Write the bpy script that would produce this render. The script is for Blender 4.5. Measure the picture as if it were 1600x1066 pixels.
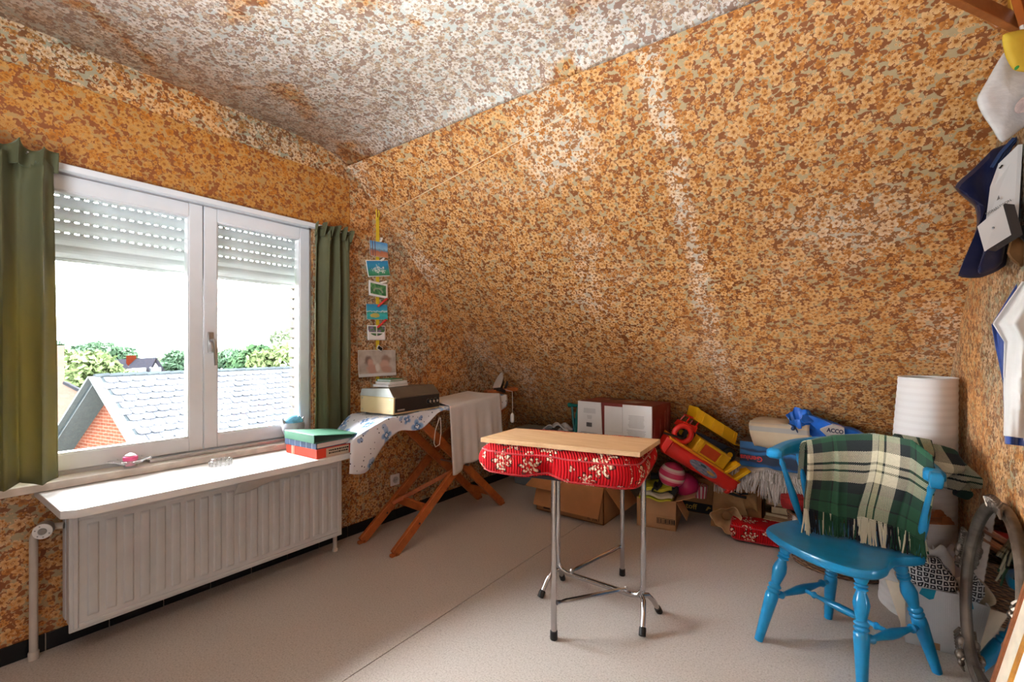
import bpy, bmesh, math, random
from mathutils import Vector, Matrix, noise
for _o in list(bpy.data.objects):
    bpy.data.objects.remove(_o)
S = bpy.context.scene
COL = S.collection
random.seed(7)
PI = math.pi

# ---------------- camera ----------------
CF, CVX, CHY, CH = 711.0, 1322.0, 547.0, 1.25
CT = math.atan((CVX - 800) / CF)
cam_d = bpy.data.cameras.new('camera')
cam_d.sensor_width = 36.0
cam_d.lens = CF / 1600 * 36
cam_d.shift_y = (CHY - 533) / 1600
cam_d.clip_start = 0.02
cam_d.clip_end = 400
cam = bpy.data.objects.new('camera', cam_d)
cam.location = (0, 0, CH)
cam.rotation_euler = (PI / 2, 0, CT)
COL.objects.link(cam)
S.camera = cam

# ---------------- sky, sun, fill lights, exposure ----------------
w = bpy.data.worlds.new('sky')
S.world = w
w.use_nodes = True
bg = w.node_tree.nodes['Background']
bg.inputs['Color'].default_value = (0.965, 0.98, 1.0, 1)
bg.inputs['Strength'].default_value = 42
sun_d = bpy.data.lights.new('sun', 'SUN')
sun_d.energy = 3.0
sun_d.angle = math.radians(4)
sun_d.color = (1.0, 0.96, 0.9)
sun = bpy.data.objects.new('sun', sun_d)
sun.rotation_euler = (math.radians(42), 0, math.radians(35))
COL.objects.link(sun)
# added unseen fill light behind the camera, not a lamp of the room
bounce_fill_d = bpy.data.lights.new('bounce_fill_light', 'AREA')
bounce_fill_d.shape = 'DISK'
bounce_fill_d.size = 0.9
bounce_fill_d.energy = 38
bounce_fill_d.spread = math.radians(128)
bounce_fill_d.color = (0.86, 0.93, 1.0)
lamp = bpy.data.objects.new('bounce_fill_light', bounce_fill_d)  # the added unseen fill
lamp.location = (-1.05, -0.5, 1.2)
lamp.rotation_euler = Vector((0.05, -0.8, -1.0)).to_track_quat('Z', 'Y').to_euler()   # turned up, a bounce off ceiling and slope
COL.objects.link(lamp)
# second added fill, out of view, brightens the window wall and radiator
back_fill_d = bpy.data.lights.new('back_fill_light', 'AREA')
back_fill_d.shape = 'RECTANGLE'; back_fill_d.size = 0.9; back_fill_d.size_y = 1.9
back_fill_d.energy = 14
back_fill_d.color = (0.86, 0.94, 1.0)
back_fill = bpy.data.objects.new('back_fill_light', back_fill_d)
back_fill.location = (0.30, -1.5, 1.05)
back_fill.rotation_euler = Vector((1.6, -2.2, 0.0)).to_track_quat('Z', 'Y').to_euler()
COL.objects.link(back_fill)
S.view_settings.view_transform = 'Standard'
S.view_settings.look = 'None'
S.view_settings.gamma = 1.0
S.view_settings.use_curve_mapping = False
S.view_settings.exposure = 0.62

# ---------------- photo rays to places in the room ----------------
def ray(px, py):
    t = (px - 800) / CF
    return Vector((t * math.cos(CT) - math.sin(CT), t * math.sin(CT) + math.cos(CT), (CHY - py) / CF))
def P(px, py, d):
    return ray(px, py) * d + Vector((0, 0, CH))
def onZ(px, py, z):
    r = ray(px, py); return P(px, py, (z - CH) / r.z)
def onX(px, py, x):
    r = ray(px, py); return P(px, py, x / r.x)
def onY(px, py, y):
    r = ray(px, py); return P(px, py, y / r.y)

# ---------------- mesh builder ----------------
class B:
    def __init__(s):
        s.bm = bmesh.new()
    def box(s, c, size, R=None):
        hx, hy, hz = size[0] / 2, size[1] / 2, size[2] / 2
        c = Vector(c)
        vs = []
        for x, y, z in ((-1,-1,-1),(1,-1,-1),(1,1,-1),(-1,1,-1),(-1,-1,1),(1,-1,1),(1,1,1),(-1,1,1)):
            p = Vector((x * hx, y * hy, z * hz))
            if R is not None: p = R @ p
            vs.append(s.bm.verts.new(c + p))
        for f in ((3,2,1,0),(4,5,6,7),(0,1,5,4),(1,2,6,5),(2,3,7,6),(3,0,4,7)):
            s.bm.faces.new([vs[i] for i in f])
        return s
    def lohi(s, a, b):
        return s.box([(a[i] + b[i]) / 2 for i in range(3)], [abs(b[i] - a[i]) for i in range(3)])
    def bar(s, a, b, w, h, up=(0, 0, 1)):
        a, b = Vector(a), Vector(b)
        d = (b - a); L = d.length; d.normalize()
        u = Vector(up)
        if abs(d.dot(u)) > .98: u = Vector((0, 1, 0))
        x = d.cross(u).normalized(); z = x.cross(d)
        R = Matrix((x, d, z)).transposed()
        return s.box((a + b) / 2, (w, L, h), R)
    def tube(s, pts, r, seg=8, closed=False, caps=True):
        pts = [Vector(p) for p in pts]
        n = len(pts)
        rs = r if isinstance(r, (list, tuple)) else [r] * n
        rings = []; prev = None
        for i, p in enumerate(pts):
            if closed: t = pts[(i + 1) % n] - pts[i - 1]
            else: t = pts[min(i + 1, n - 1)] - pts[max(i - 1, 0)]
            t.normalize()
            if prev is None:
                a = Vector((0, 0, 1)) if abs(t.z) < .9 else Vector((1, 0, 0))
                x = t.cross(a).normalized()
            else:
                x = (prev - t * prev.dot(t)).normalized()
            prev = x; y = t.cross(x)
            rings.append([s.bm.verts.new(p + (x * math.cos(2 * PI * k / seg) + y * math.sin(2 * PI * k / seg)) * rs[i]) for k in range(seg)])
        m = n if closed else n - 1
        for i in range(m):
            A, Bq = rings[i], rings[(i + 1) % n]
            for k in range(seg):
                s.bm.faces.new((A[k], A[(k + 1) % seg], Bq[(k + 1) % seg], Bq[k]))
        if caps and not closed:
            s.bm.faces.new(rings[0][::-1]); s.bm.faces.new(rings[-1])
        return s
    def lathe(s, prof, seg=20, a=(0, 0, 0), axis=(0, 0, 1), caps=True):
        # prof: list of (radius, height along the axis)
        a = Vector(a); ax = Vector(axis).normalized()
        u = Vector((1, 0, 0)) if abs(ax.x) < .9 else Vector((0, 1, 0))
        x = ax.cross(u).normalized(); y = ax.cross(x)
        rings = []
        for r, h in prof:
            rings.append([s.bm.verts.new(a + ax * h + (x * math.cos(2 * PI * k / seg) + y * math.sin(2 * PI * k / seg)) * max(r, 1e-4)) for k in range(seg)])
        for i in range(len(rings) - 1):
            for k in range(seg):
                s.bm.faces.new((rings[i][k], rings[i][(k + 1) % seg], rings[i + 1][(k + 1) % seg], rings[i + 1][k]))
        if caps:
            s.bm.faces.new(rings[0][::-1]); s.bm.faces.new(rings[-1])
        return s
    def grid(s, fn, nu, nv, wrap=False):
        vs = [[s.bm.verts.new(fn(i / nu, j / nv)) for j in range(nv + 1)] for i in range(nu if wrap else nu + 1)]
        for i in range(nu):
            i2 = (i + 1) % nu if wrap else i + 1
            for j in range(nv):
                s.bm.faces.new((vs[i][j], vs[i2][j], vs[i2][j + 1], vs[i][j + 1]))
        return s
    def soft(s, fn, n=(10, 10, 5)):
        # a closed box of grids, each point of [-1,1]^3 shell placed by fn
        cache = {}
        def v(i, j, k):
            q = (i, j, k)
            if q not in cache:
                cache[q] = s.bm.verts.new(fn(2 * i / n[0] - 1, 2 * j / n[1] - 1, 2 * k / n[2] - 1))
            return cache[q]
        for i in range(n[0]):
            for j in range(n[1]):
                for k in (0, n[2]):
                    s.bm.faces.new((v(i,j,k), v(i+1,j,k), v(i+1,j+1,k), v(i,j+1,k)))
        for i in range(n[0]):
            for k in range(n[2]):
                for j in (0, n[1]):
                    s.bm.faces.new((v(i,j,k), v(i+1,j,k), v(i+1,j,k+1), v(i,j,k+1)))
        for j in range(n[1]):
            for k in range(n[2]):
                for i in (0, n[0]):
                    s.bm.faces.new((v(i,j,k), v(i,j+1,k), v(i,j+1,k+1), v(i,j,k+1)))
        return s
    def prism(s, poly, off):
        # closed polygon of 3D points extruded by the vector off
        off = Vector(off)
        A = [s.bm.verts.new(Vector(p)) for p in poly]
        Bq = [s.bm.verts.new(Vector(p) + off) for p in poly]
        n = len(A)
        s.bm.faces.new(A[::-1]); s.bm.faces.new(Bq)
        for i in range(n):
            s.bm.faces.new((A[i], A[(i + 1) % n], Bq[(i + 1) % n], Bq[i]))
        return s
    def hexa(s, bot, top):
        A = [s.bm.verts.new(Vector(p)) for p in bot]; Bq = [s.bm.verts.new(Vector(p)) for p in top]
        n = len(A)
        s.bm.faces.new(A[::-1]); s.bm.faces.new(Bq)
        for i in range(n):
            s.bm.faces.new((A[i], A[(i + 1) % n], Bq[(i + 1) % n], Bq[i]))
        return s
    def ball(s, c, r, seg=16, rings=10, sq=(1, 1, 1)):
        c = Vector(c)
        return s.grid(lambda u, v: c + Vector((sq[0] * r * math.cos(2 * PI * u) * math.sin(PI * (.002 + .996 * v)), sq[1] * r * math.sin(2 * PI * u) * math.sin(PI * (.002 + .996 * v)), sq[2] * r * math.cos(PI * (.002 + .996 * v)))), seg, rings, True)
    def quad(s, *pts):
        s.bm.faces.new([s.bm.verts.new(Vector(p)) for p in pts]); return s

MATS = {}
WM = {}
def set_uv(me):
    uvl = me.uv_layers.new(name='UVMap')
    Z = Vector((0, 0, 1))
    for p in me.polygons:
        n = p.normal
        ax, ay, az = abs(n.x), abs(n.y), abs(n.z)
        if az >= ax and az >= ay: ux, vx = Vector((1, 0, 0)), Vector((0, 1, 0))
        elif ax >= ay: ux, vx = Vector((0, 1, 0)), Z
        else: ux, vx = Vector((1, 0, 0)), Z
        for li in p.loop_indices:
            co = me.vertices[me.loops[li].vertex_index].co
            uvl.data[li].uv = (co.dot(ux), co.dot(vx))
def obj(name, b, mat, parent=None, kind=None, bevel=0, seg=2, smooth=True, angle=38, solid=0, sub=0, world=False, uv=None, label=None):
    """one mesh object; with world=True the verts are world positions and get moved into the parent's frame"""
    bm = b.bm
    bmesh.ops.recalc_face_normals(bm, faces=bm.faces)
    me = bpy.data.meshes.new(name)
    bm.to_mesh(me); bm.free()
    if world and parent is not None:
        me.transform(WM[parent.name].inverted())
    if uv is None: set_uv(me)
    else:
        l = me.uv_layers.new(name='UVMap')
        for lp in me.loops: l.data[lp.index].uv = uv(me.vertices[lp.vertex_index].index)
    if smooth:
        for p in me.polygons: p.use_smooth = True
        me.set_sharp_from_angle(angle=math.radians(angle))
    o = bpy.data.objects.new(name, me)
    COL.objects.link(o)
    if mat is not None: me.materials.append(mat)
    if parent is not None:
        o.parent = parent
        WM[o.name] = WM[parent.name]
    else:
        WM[o.name] = Matrix.Identity(4)
    if kind: o['kind'] = kind
    if label: o['label'] = label
    if solid:
        m = o.modifiers.new('thickness', 'SOLIDIFY'); m.thickness = solid; m.offset = 0
    if sub:
        m = o.modifiers.new('smooth', 'SUBSURF'); m.levels = sub; m.render_levels = sub
    if bevel:
        m = o.modifiers.new('bevel', 'BEVEL'); m.width = bevel; m.segments = seg; m.limit_method = 'ANGLE'; m.angle_limit = math.radians(35)
    return o
def tag(o, label, cat, group=None):
    o['label'] = label; o['category'] = cat
    if group: o['group'] = group
    return o
def thing(name, label, cat, loc=(0, 0, 0), rz=0, group=None, M=None):
    o = bpy.data.objects.new(name, None)
    o.empty_display_size = .05
    COL.objects.link(o)
    if M is None: M = Matrix.Translation(Vector(loc)) @ Matrix.Rotation(rz, 4, 'Z')
    o.matrix_world = M
    WM[o.name] = M.copy()
    return tag(o, label, cat, group)
def copy_tree(o, parent=None):
    c = o.copy(); COL.objects.link(c)
    if parent is not None: c.parent = parent
    for ch in list(o.children): copy_tree(ch, c)
    return c
def text(name, body, size, mat, parent, M, depth=.0008, align='CENTER', bold=0):
    cu = bpy.data.curves.new(name, 'FONT'); cu.body = body; cu.size = size; cu.extrude = depth
    cu.align_x = align; cu.align_y = 'CENTER'; cu.offset = bold; cu.resolution_u = 2
    t = bpy.data.objects.new(name, cu); COL.objects.link(t)
    bpy.context.view_layer.update()
    me = bpy.data.meshes.new_from_object(t.evaluated_get(bpy.context.evaluated_depsgraph_get()))
    bpy.data.objects.remove(t)
    me.name = name
    me.transform(WM[parent.name].inverted() @ M)
    me.materials.clear(); me.materials.append(mat)
    o = bpy.data.objects.new(name, me); COL.objects.link(o); o.parent = parent
    WM[o.name] = WM[parent.name]
    return o
def frame(o, x, y):
    """matrix with origin o, x axis along x, y axis near y (z is outward)"""
    x = Vector(x).normalized(); z = x.cross(Vector(y)).normalized(); y = z.cross(x)
    M = Matrix((x, y, z)).transposed().to_4x4(); M.translation = Vector(o); return M
def nz(p, sc=1.0, seed=0):
    return noise.noise(Vector(p) * sc + Vector((seed * 13.7, seed * 7.1, seed * 3.3)))
# ---------------- materials ----------------
def lin(h):
    if isinstance(h, str):
        h = h.lstrip('#'); v = [int(h[i:i + 2], 16) / 255 for i in (0, 2, 4)]
    else: v = [x / 255 for x in h]
    return tuple((x / 12.92 if x <= .04045 else ((x + .055) / 1.055) ** 2.4) for x in v) + (1,)
class N:
    """small node-tree helper"""
    def __init__(s, name):
        s.m = bpy.data.materials.new(name); s.m.use_nodes = True
        s.t = s.m.node_tree; s.b = s.t.nodes['Principled BSDF']; MATS[name] = s.m
    def n(s, typ, **k):
        x = s.t.nodes.new(typ)
        for a, v in k.items(): setattr(x, a, v)
        return x
    def l(s, a, b): s.t.links.new(a, b)
    def val(s, sock, v):
        if hasattr(v, 'links'): s.l(v, sock)
        else: sock.default_value = v
    def math(s, op, a, b=None, c=None, clamp=False):
        x = s.n('ShaderNodeMath', operation=op, use_clamp=clamp)
        s.val(x.inputs[0], a)
        if b is not None: s.val(x.inputs[1], b)
        if c is not None: s.val(x.inputs[2], c)
        return x.outputs[0]
    def vmath(s, op, a, b=None, scale=None):
        x = s.n('ShaderNodeVectorMath', operation=op)
        s.val(x.inputs[0], a)
        if b is not None: s.val(x.inputs[1], b)
        if scale is not None: s.val(x.inputs['Scale'], scale)
        return x.outputs['Value'] if op in ('LENGTH', 'DOT_PRODUCT', 'DISTANCE') else x.outputs['Vector']
    def mix(s, f, a, b, mode='MIX'):
        x = s.n('ShaderNodeMix', data_type='RGBA', blend_type=mode)
        s.val(x.inputs[0], f); s.val(x.inputs[6], a); s.val(x.inputs[7], b)
        return x.outputs[2]
    def step(s, v, lo, hi):
        x = s.n('ShaderNodeMapRange', interpolation_type='SMOOTHSTEP')
        s.val(x.inputs[0], v); x.inputs[1].default_value = lo; x.inputs[2].default_value = hi
        return x.outputs[0]
    def ramp(s, v, stops, interp='LINEAR'):
        x = s.n('ShaderNodeValToRGB'); r = x.color_ramp; r.interpolation = interp
        while len(r.elements) < len(stops): r.elements.new(.5)
        for e, (p, c) in zip(r.elements, stops): e.position = p; e.color = c if len(c) == 4 else lin(c)
        s.val(x.inputs[0], v); return x.outputs[0]
    def noise(s, vec, scale, detail=3, rough=.55, dist=0):
        x = s.n('ShaderNodeTexNoise'); s.l(vec, x.inputs['Vector']); x.inputs['Scale'].default_value = scale
        x.inputs['Detail'].default_value = detail; x.inputs['Roughness'].default_value = rough; x.inputs['Distortion'].default_value = dist
        return x.outputs[0]
    def uv(s): return s.n('ShaderNodeTexCoord').outputs['UV']
    def ob(s): return s.n('ShaderNodeTexCoord').outputs['Object']
    def sep(s, v):
        x = s.n('ShaderNodeSeparateXYZ'); s.l(v, x.inputs[0]); return x.outputs
    def comb(s, x, y, z=0.0):
        q = s.n('ShaderNodeCombineXYZ'); s.val(q.inputs[0], x); s.val(q.inputs[1], y); s.val(q.inputs[2], z); return q.outputs[0]
    def mapping(s, v, scale=(1, 1, 1), loc=(0, 0, 0), rot=(0, 0, 0)):
        x = s.n('ShaderNodeMapping'); s.l(v, x.inputs[0]); x.inputs['Scale'].default_value = scale
        x.inputs['Location'].default_value = loc; x.inputs['Rotation'].default_value = rot; return x.outputs[0]
    def bump(s, h, strength=.3, dist=.002):
        x = s.n('ShaderNodeBump'); s.l(h, x.inputs['Height']); x.inputs['Strength'].default_value = strength
        x.inputs['Distance'].default_value = dist; s.l(x.outputs[0], s.b.inputs['Normal']); return x
    def col(s, c):
        s.val(s.b.inputs['Base Color'], c)
    def rgb(s, h):
        x = s.n('ShaderNodeRGB'); x.outputs[0].default_value = lin(h); return x.outputs[0]
    def flower(s, uv, scale, seed, petals, R, keep=1.0, stretch=(1, 1, 1), depth=.3, rand=.9, soft=.06):
        """scattered blossoms: returns (mask, radius 0..1+, angle wave, cell colour)"""
        v = s.mapping(uv, (scale * stretch[0], scale * stretch[1], 1), (seed * 3.17, seed * 5.31, 0))
        x = s.n('ShaderNodeTexVoronoi', voronoi_dimensions='2D', feature='F1')
        x.inputs['Scale'].default_value = 1.0; x.inputs['Randomness'].default_value = rand
        s.l(v, x.inputs['Vector'])
        rel = s.vmath('SUBTRACT', v, x.outputs['Position'])
        q = s.sep(rel); c = s.n('ShaderNodeSeparateColor'); s.l(x.outputs['Color'], c.inputs[0])
        ang = s.math('ADD', s.math('ARCTAN2', q[1], q[0]), s.math('MULTIPLY', c.outputs[0], 6.283))
        wave = s.math('ABSOLUTE', s.math('COSINE', s.math('MULTIPLY', ang, petals / 2)))
        size = s.math('MULTIPLY', s.math('MULTIPLY_ADD', c.outputs[1], .5, .65), R)
        rad = s.math('DIVIDE', s.vmath('LENGTH', rel), s.math('MULTIPLY', size, s.math('MULTIPLY_ADD', wave, depth, 1 - depth)))
        mask = s.math('SUBTRACT', 1.0, s.step(rad, 1 - soft, 1 + soft))
        if keep < 1: mask = s.math('MULTIPLY', mask, s.math('LESS_THAN', c.outputs[2], keep))
        return mask, rad, wave, c.outputs

def M(name, color, rough=.55, metal=0.0, var=.12, vscale=9, stretch=(1, 1, 1), bump=0.0, bscale=120, spec=.5, sheen=0, coat=0, trans=0, alpha=1, ior=1.45, emit=0, color2=None):
    if name in MATS: return MATS[name]
    k = N(name); b = k.b
    c = lin(color)
    v = k.mapping(k.ob(), stretch)
    if var or color2:
        f = k.noise(v, vscale, 4)
        c2 = lin(color2) if color2 else tuple(x * (1 - var) for x in c[:3]) + (1,)
        c1 = c if color2 else tuple(min(1, x * (1 + var * .6)) for x in c[:3]) + (1,)
        k.col(k.mix(k.step(f, .35, .65), c1, c2))
    else: b.inputs['Base Color'].default_value = c
    b.inputs['Roughness'].default_value = rough; b.inputs['Metallic'].default_value = metal
    b.inputs['Specular IOR Level'].default_value = spec; b.inputs['IOR'].default_value = ior
    if sheen: b.inputs['Sheen Weight'].default_value = sheen; b.inputs['Sheen Roughness'].default_value = .4
    if coat: b.inputs['Coat Weight'].default_value = coat
    if trans: b.inputs['Transmission Weight'].default_value = trans
    if alpha < 1: b.inputs['Alpha'].default_value = alpha
    if bump: k.bump(k.noise(v, bscale, 3), bump)
    return k.m

def wallpaper(name, pal, band=None, tintpal=None, tint_scale=1.2, lo=.45, hi=.6, contrast=1.0):
    """1970s wallpaper: sage ground, brown leaves, orange and cream blossoms"""
    k = N(name); uv0 = k.uv()
    nzt = k.n('ShaderNodeTexNoise'); k.l(uv0, nzt.inputs['Vector']); nzt.inputs['Scale'].default_value = 42; nzt.inputs['Detail'].default_value = 4
    uv = k.vmath('ADD', k.vmath('SCALE', uv0, scale=1.18), k.vmath('SCALE', k.vmath('SUBTRACT', nzt.outputs['Color'], (.5, .5, .5)), scale=.022))
    L = k.flower(uv, 26, 1, 3, .58, .8, (1, 1.6, 1), .3)
    L2 = k.flower(uv, 24, 6, 2, .52, .55, (1.3, 1, 1), .35)
    O = k.flower(uv, 23, 2, 5, .50, .42, depth=.38)
    C = k.flower(uv, 20, 3, 5, .56, .55, depth=.42)
    C2 = k.flower(uv, 34, 4, 5, .40, .5, depth=.35)
    D = k.flower(uv, 62, 5, 4, .28, .5, depth=.15)
    def paint(p):
        col = k.mix(k.noise(uv, 60, 2), lin(p['bg']), lin(p['bg2']))
        col = k.mix(L[0], col, k.mix(L[3][1], lin(p['leaf']), lin(p['leaf2'])))
        col = k.mix(L2[0], col, lin(p['leaf2']))
        def blossom(col, Fw, base, edge, centre):
            rim = k.mix(k.step(Fw[1], .25, .95), edge, base)
            rim = k.mix(k.math('MULTIPLY', k.math('LESS_THAN', Fw[2], .3), .75), rim, edge)
            rim = k.mix(k.math('LESS_THAN', Fw[1], .3), rim, centre)
            return k.mix(Fw[0], col, rim)
        col = blossom(col, O, lin(p['org']), lin(p['org2']), lin(p['ctr']))
        col = blossom(col, C, lin(p['crm']), lin(p['crm2']), lin(p['ctr']))
        col = blossom(col, C2, lin(p['crm2']), lin(p['org']), lin(p['ctr']))
        col = k.mix(D[0], col, k.mix(k.step(D[1], .3, .6), lin(p['ctr']), lin(p['crm'])))
        return col
    a = paint(pal)
    if tintpal:
        bcol = paint(tintpal)
        f = k.step(k.noise(uv, tint_scale, 4, .6, .4), lo, hi)  # noise blends in patches of the second palette
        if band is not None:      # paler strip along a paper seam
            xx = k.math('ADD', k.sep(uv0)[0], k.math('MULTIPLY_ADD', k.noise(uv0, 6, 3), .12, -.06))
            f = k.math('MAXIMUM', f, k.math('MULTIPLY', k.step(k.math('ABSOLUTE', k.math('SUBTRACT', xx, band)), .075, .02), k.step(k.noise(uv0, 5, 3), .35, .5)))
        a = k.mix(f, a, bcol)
    k.col(a)
    k.b.inputs['Roughness'].default_value = .42
    k.b.inputs['Specular IOR Level'].default_value = .45
    k.bump(k.noise(uv, 220, 3), .25, .0012)
    return k.m
PAL = dict(bg='b9a37c', bg2='ac9671', leaf='985c32', leaf2='8a5029', org='c47e38', org2='a9672c', crm='deb07a', crm2='ce9454', ctr='965824')
DAYLIT = dict(bg='cfd0c9', bg2='c4c6be', leaf='a98e7a', leaf2='a08474', org='c9ae90', org2='b0957e', crm='ece3da', crm2='d9cabb', ctr='9c826c')
DEEP = dict(bg='b08a55', bg2='a67d48', leaf='96572a', leaf2='8a4c22', org='b8701e', org2='a4601a', crm='bf8a48', crm2='b67d38', ctr='93561c')
GREY = dict(bg='9a9a86', bg2='908c72', leaf='7f5538', leaf2='734c2e', org='a4703a', org2='866036', crm='cdb9a0', crm2='b4956e', ctr='754e2a')
m_wall = wallpaper('wallpaper_floral', PAL, tintpal=GREY, tint_scale=.9, lo=.42, hi=.58)
m_slope = wallpaper('wallpaper_slope', PAL, tintpal=dict(PAL, bg='cdc3b2', bg2='c2b8a8', crm='eed6ba', crm2='dcb48a', leaf='a67450', leaf2='99683f'), tint_scale=.8, lo=.52, hi=.68, band=-.66)
m_ceil = wallpaper('wallpaper_ceiling', DAYLIT, tintpal=PAL, tint_scale=1.5, lo=.56, hi=.64)  # daylight's pale tint painted into the paper; orange patches keep its own colour
m_panel = wallpaper('wallpaper_panel', DEEP)

def floor_mat():
    k = N('vinyl_floor'); v = k.ob()
    a = k.noise(v, 150, 3, .75); b2 = k.noise(v, 60, 4, .7); c = k.noise(v, 3, 3)
    col = k.ramp(a, [(.32, '9f958b'), (.46, 'c3bab2'), (.7, 'd6cfc8')])
    col = k.mix(k.math('MULTIPLY', k.step(b2, .55, .68), .45), col, lin('a0958a'))
    col = k.mix(k.math('MULTIPLY', k.step(c, .4, .7), .12), col, lin('b3a99f'))
    k.col(col); k.b.inputs['Roughness'].default_value = .48
    k.bump(k.noise(v, 300, 2), .08, .001); return k.m
m_floor = floor_mat()
def wood(name, c1, c2, scale=18, axis=(1, 12, 12), rough=.45, coat=0):
    if name in MATS: return MATS[name]
    k = N(name); v = k.mapping(k.ob(), axis)
    n1 = k.noise(v, scale * .25, 5, .6, .6); n2 = k.noise(v, scale * 2, 3)
    f = k.math('MULTIPLY_ADD', n2, .3, k.math('MULTIPLY', n1, .8))
    k.col(k.ramp(f, [(.35, c2), (.65, c1)])); k.b.inputs['Roughness'].default_value = rough
    if coat: k.b.inputs['Coat Weight'].default_value = coat
    k.bump(n2, .06, .001); return k.m
def glass(name, color='ffffff', rough=0.0):
    if name in MATS: return MATS[name]
    k = N(name); b = k.b
    b.inputs['Base Color'].default_value = lin(color); b.inputs['Roughness'].default_value = rough
    b.inputs['Transmission Weight'].default_value = 1; b.inputs['IOR'].default_value = 1.45; return k.m
def window_glass():
    k = N('window_glass')
    t = k.n('ShaderNodeBsdfTransparent'); g = k.n('ShaderNodeBsdfGlossy'); g.inputs['Roughness'].default_value = .01
    t.inputs['Color'].default_value = (.97, .98, .98, 1)
    mx = k.n('ShaderNodeMixShader'); fr = k.n('ShaderNodeFresnel'); fr.inputs['IOR'].default_value = 1.3
    k.l(fr.outputs[0], mx.inputs[0]); k.l(t.outputs[0], mx.inputs[1]); k.l(g.outputs[0], mx.inputs[2])
    k.l(mx.outputs[0], k.t.nodes['Material Output'].inputs['Surface']); return k.m
m_glass = window_glass()
def cloth(name, color, var=.12, weave=400, transl=0, tcol=None, rough=.9, sheen=.3, vscale=8):
    if name in MATS: return MATS[name]
    k = N(name); v = k.ob(); c = lin(color)
    k.col(k.mix(k.step(k.noise(v, vscale, 4), .35, .65), c, tuple(x * (1 - var) for x in c[:3]) + (1,)))
    k.b.inputs['Roughness'].default_value = rough; k.b.inputs['Sheen Weight'].default_value = sheen
    k.bump(k.noise(v, weave, 2), .2, .001)
    if transl:
        tr = k.n('ShaderNodeBsdfTranslucent'); tr.inputs['Color'].default_value = lin(tcol or color)
        mx = k.n('ShaderNodeMixShader'); mx.inputs[0].default_value = transl
        k.l(k.b.outputs[0], mx.inputs[1]); k.l(tr.outputs[0], mx.inputs[2])
        k.l(mx.outputs[0], k.t.nodes['Material Output'].inputs['Surface'])
    return k.m
m_white = M('white_lacquer', 'e6e4e2', .35, var=.03)
m_pvc = M('white_pvc', 'dfe0e3', .3, var=.02)
m_radi = M('radiator_enamel', 'd4d4d4', .35, var=.04)
m_stone = M('sill_stone', 'd6cbc0', .4, var=.12, vscale=14)
m_black = M('black_plastic', '1a1a1c', .4)
m_chrome = M('chrome', 'cfcfd2', .18, 1.0, var=.05)
m_sole = M('iron_sole', 'd2cec8', .38, .45, var=.05)
m_steel = M('aluminium', 'b9b9b8', .35, 1.0, var=.05)
m_card = M('cardboard', 'b07a4c', .85, var=.1, vscale=5, stretch=(1, 1, 1), bump=.05, bscale=60)
m_card2 = M('cardboard_pale', 'b58a62', .85, var=.1, vscale=5)
m_orangewood = wood('orange_beech', 'b5622c', '8f4519', 16, (3, 3, 3), .4)
m_paper = M('white_paper', 'e9e7e4', .8, var=.04)
m_ink = M('printing_ink', '6f6c6c', .8, var=0)
m_inkblack = M('black_ink', '1d1a18', .7, var=0)
m_inkgold = M('gold_ink', 'b08a3a', .6, var=.1)
m_inkred = M('red_ink', 'd8403f', .6, var=0)
m_inknavy = M('navy_ink', '1d3560', .6, var=0)
# ---------------- the room ----------------
WX, RX, BY, CZ, KY = -2.69, 0.43, -2.0, 2.57, 1.75     # window wall, right wall, back wall, ceiling, crease
SY = KY + CZ                                            # where the 45 degree slope reaches the floor
fl = B().lohi((WX - .1, BY - .1, -.12), (RX + .1, SY + .2, -.004))
floor = obj('floor', fl, M('floor_screed', '16130f', .9), kind='structure', smooth=False)
SEAM = -1.53
obj('vinyl_sheet', B().lohi((WX, BY, -.004), (SEAM - .002, SY, 0)), m_floor, floor, smooth=False)
obj('vinyl_sheet', B().lohi((SEAM + .002, BY, -.004), (RX, SY, 0)), m_floor, floor, smooth=False)
OY0, OY1, OZ0, OZ1 = .07, 1.56, .70, 2.03               # window opening
gab = B()
for poly in (((BY, 0), (SY, 0), (SY - OZ0, OZ0), (BY, OZ0)),
             ((BY, OZ0), (OY0, OZ0), (OY0, CZ), (BY, CZ)),
             ((OY0, OZ1), (OY1, OZ1), (OY1, CZ), (OY0, CZ)),
             ((OY1, OZ0), (SY - OZ0, OZ0), (KY, CZ), (OY1, CZ))):
    gab.prism([(WX, y, z) for y, z in poly], (-.11, 0, 0))
wl = obj('wall_left', gab, m_wall, kind='structure', smooth=False)
obj('wall_right', B().prism([(RX, y, z) for y, z in ((BY, 0), (SY, 0), (KY, CZ), (BY, CZ))], (.11, 0, 0)), m_wall, kind='structure', smooth=False)
obj('wall_back', B().lohi((WX - .1, BY - .1, 0), (RX + .1, BY, CZ)), m_wall, kind='structure', smooth=False)
sl = B()
CJ = KY + .05     # where the ceiling paper ends and the slope paper starts
def slope_pt(u, v):
    # gentle rounding where the slope meets the ceiling
    y = CJ + v * (SY - CJ)
    k = y - KY
    z = CZ - (.5 * (k + math.sqrt(k * k + .016)))
    return Vector((WX - .11 + u * (RX - WX + .22), y, z))
sl.grid(slope_pt, 2, 60)
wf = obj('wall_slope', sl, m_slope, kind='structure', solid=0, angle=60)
mm = wf.modifiers.new('thickness', 'SOLIDIFY'); mm.thickness = .1; mm.offset = 1; mm.use_rim = False
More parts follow.
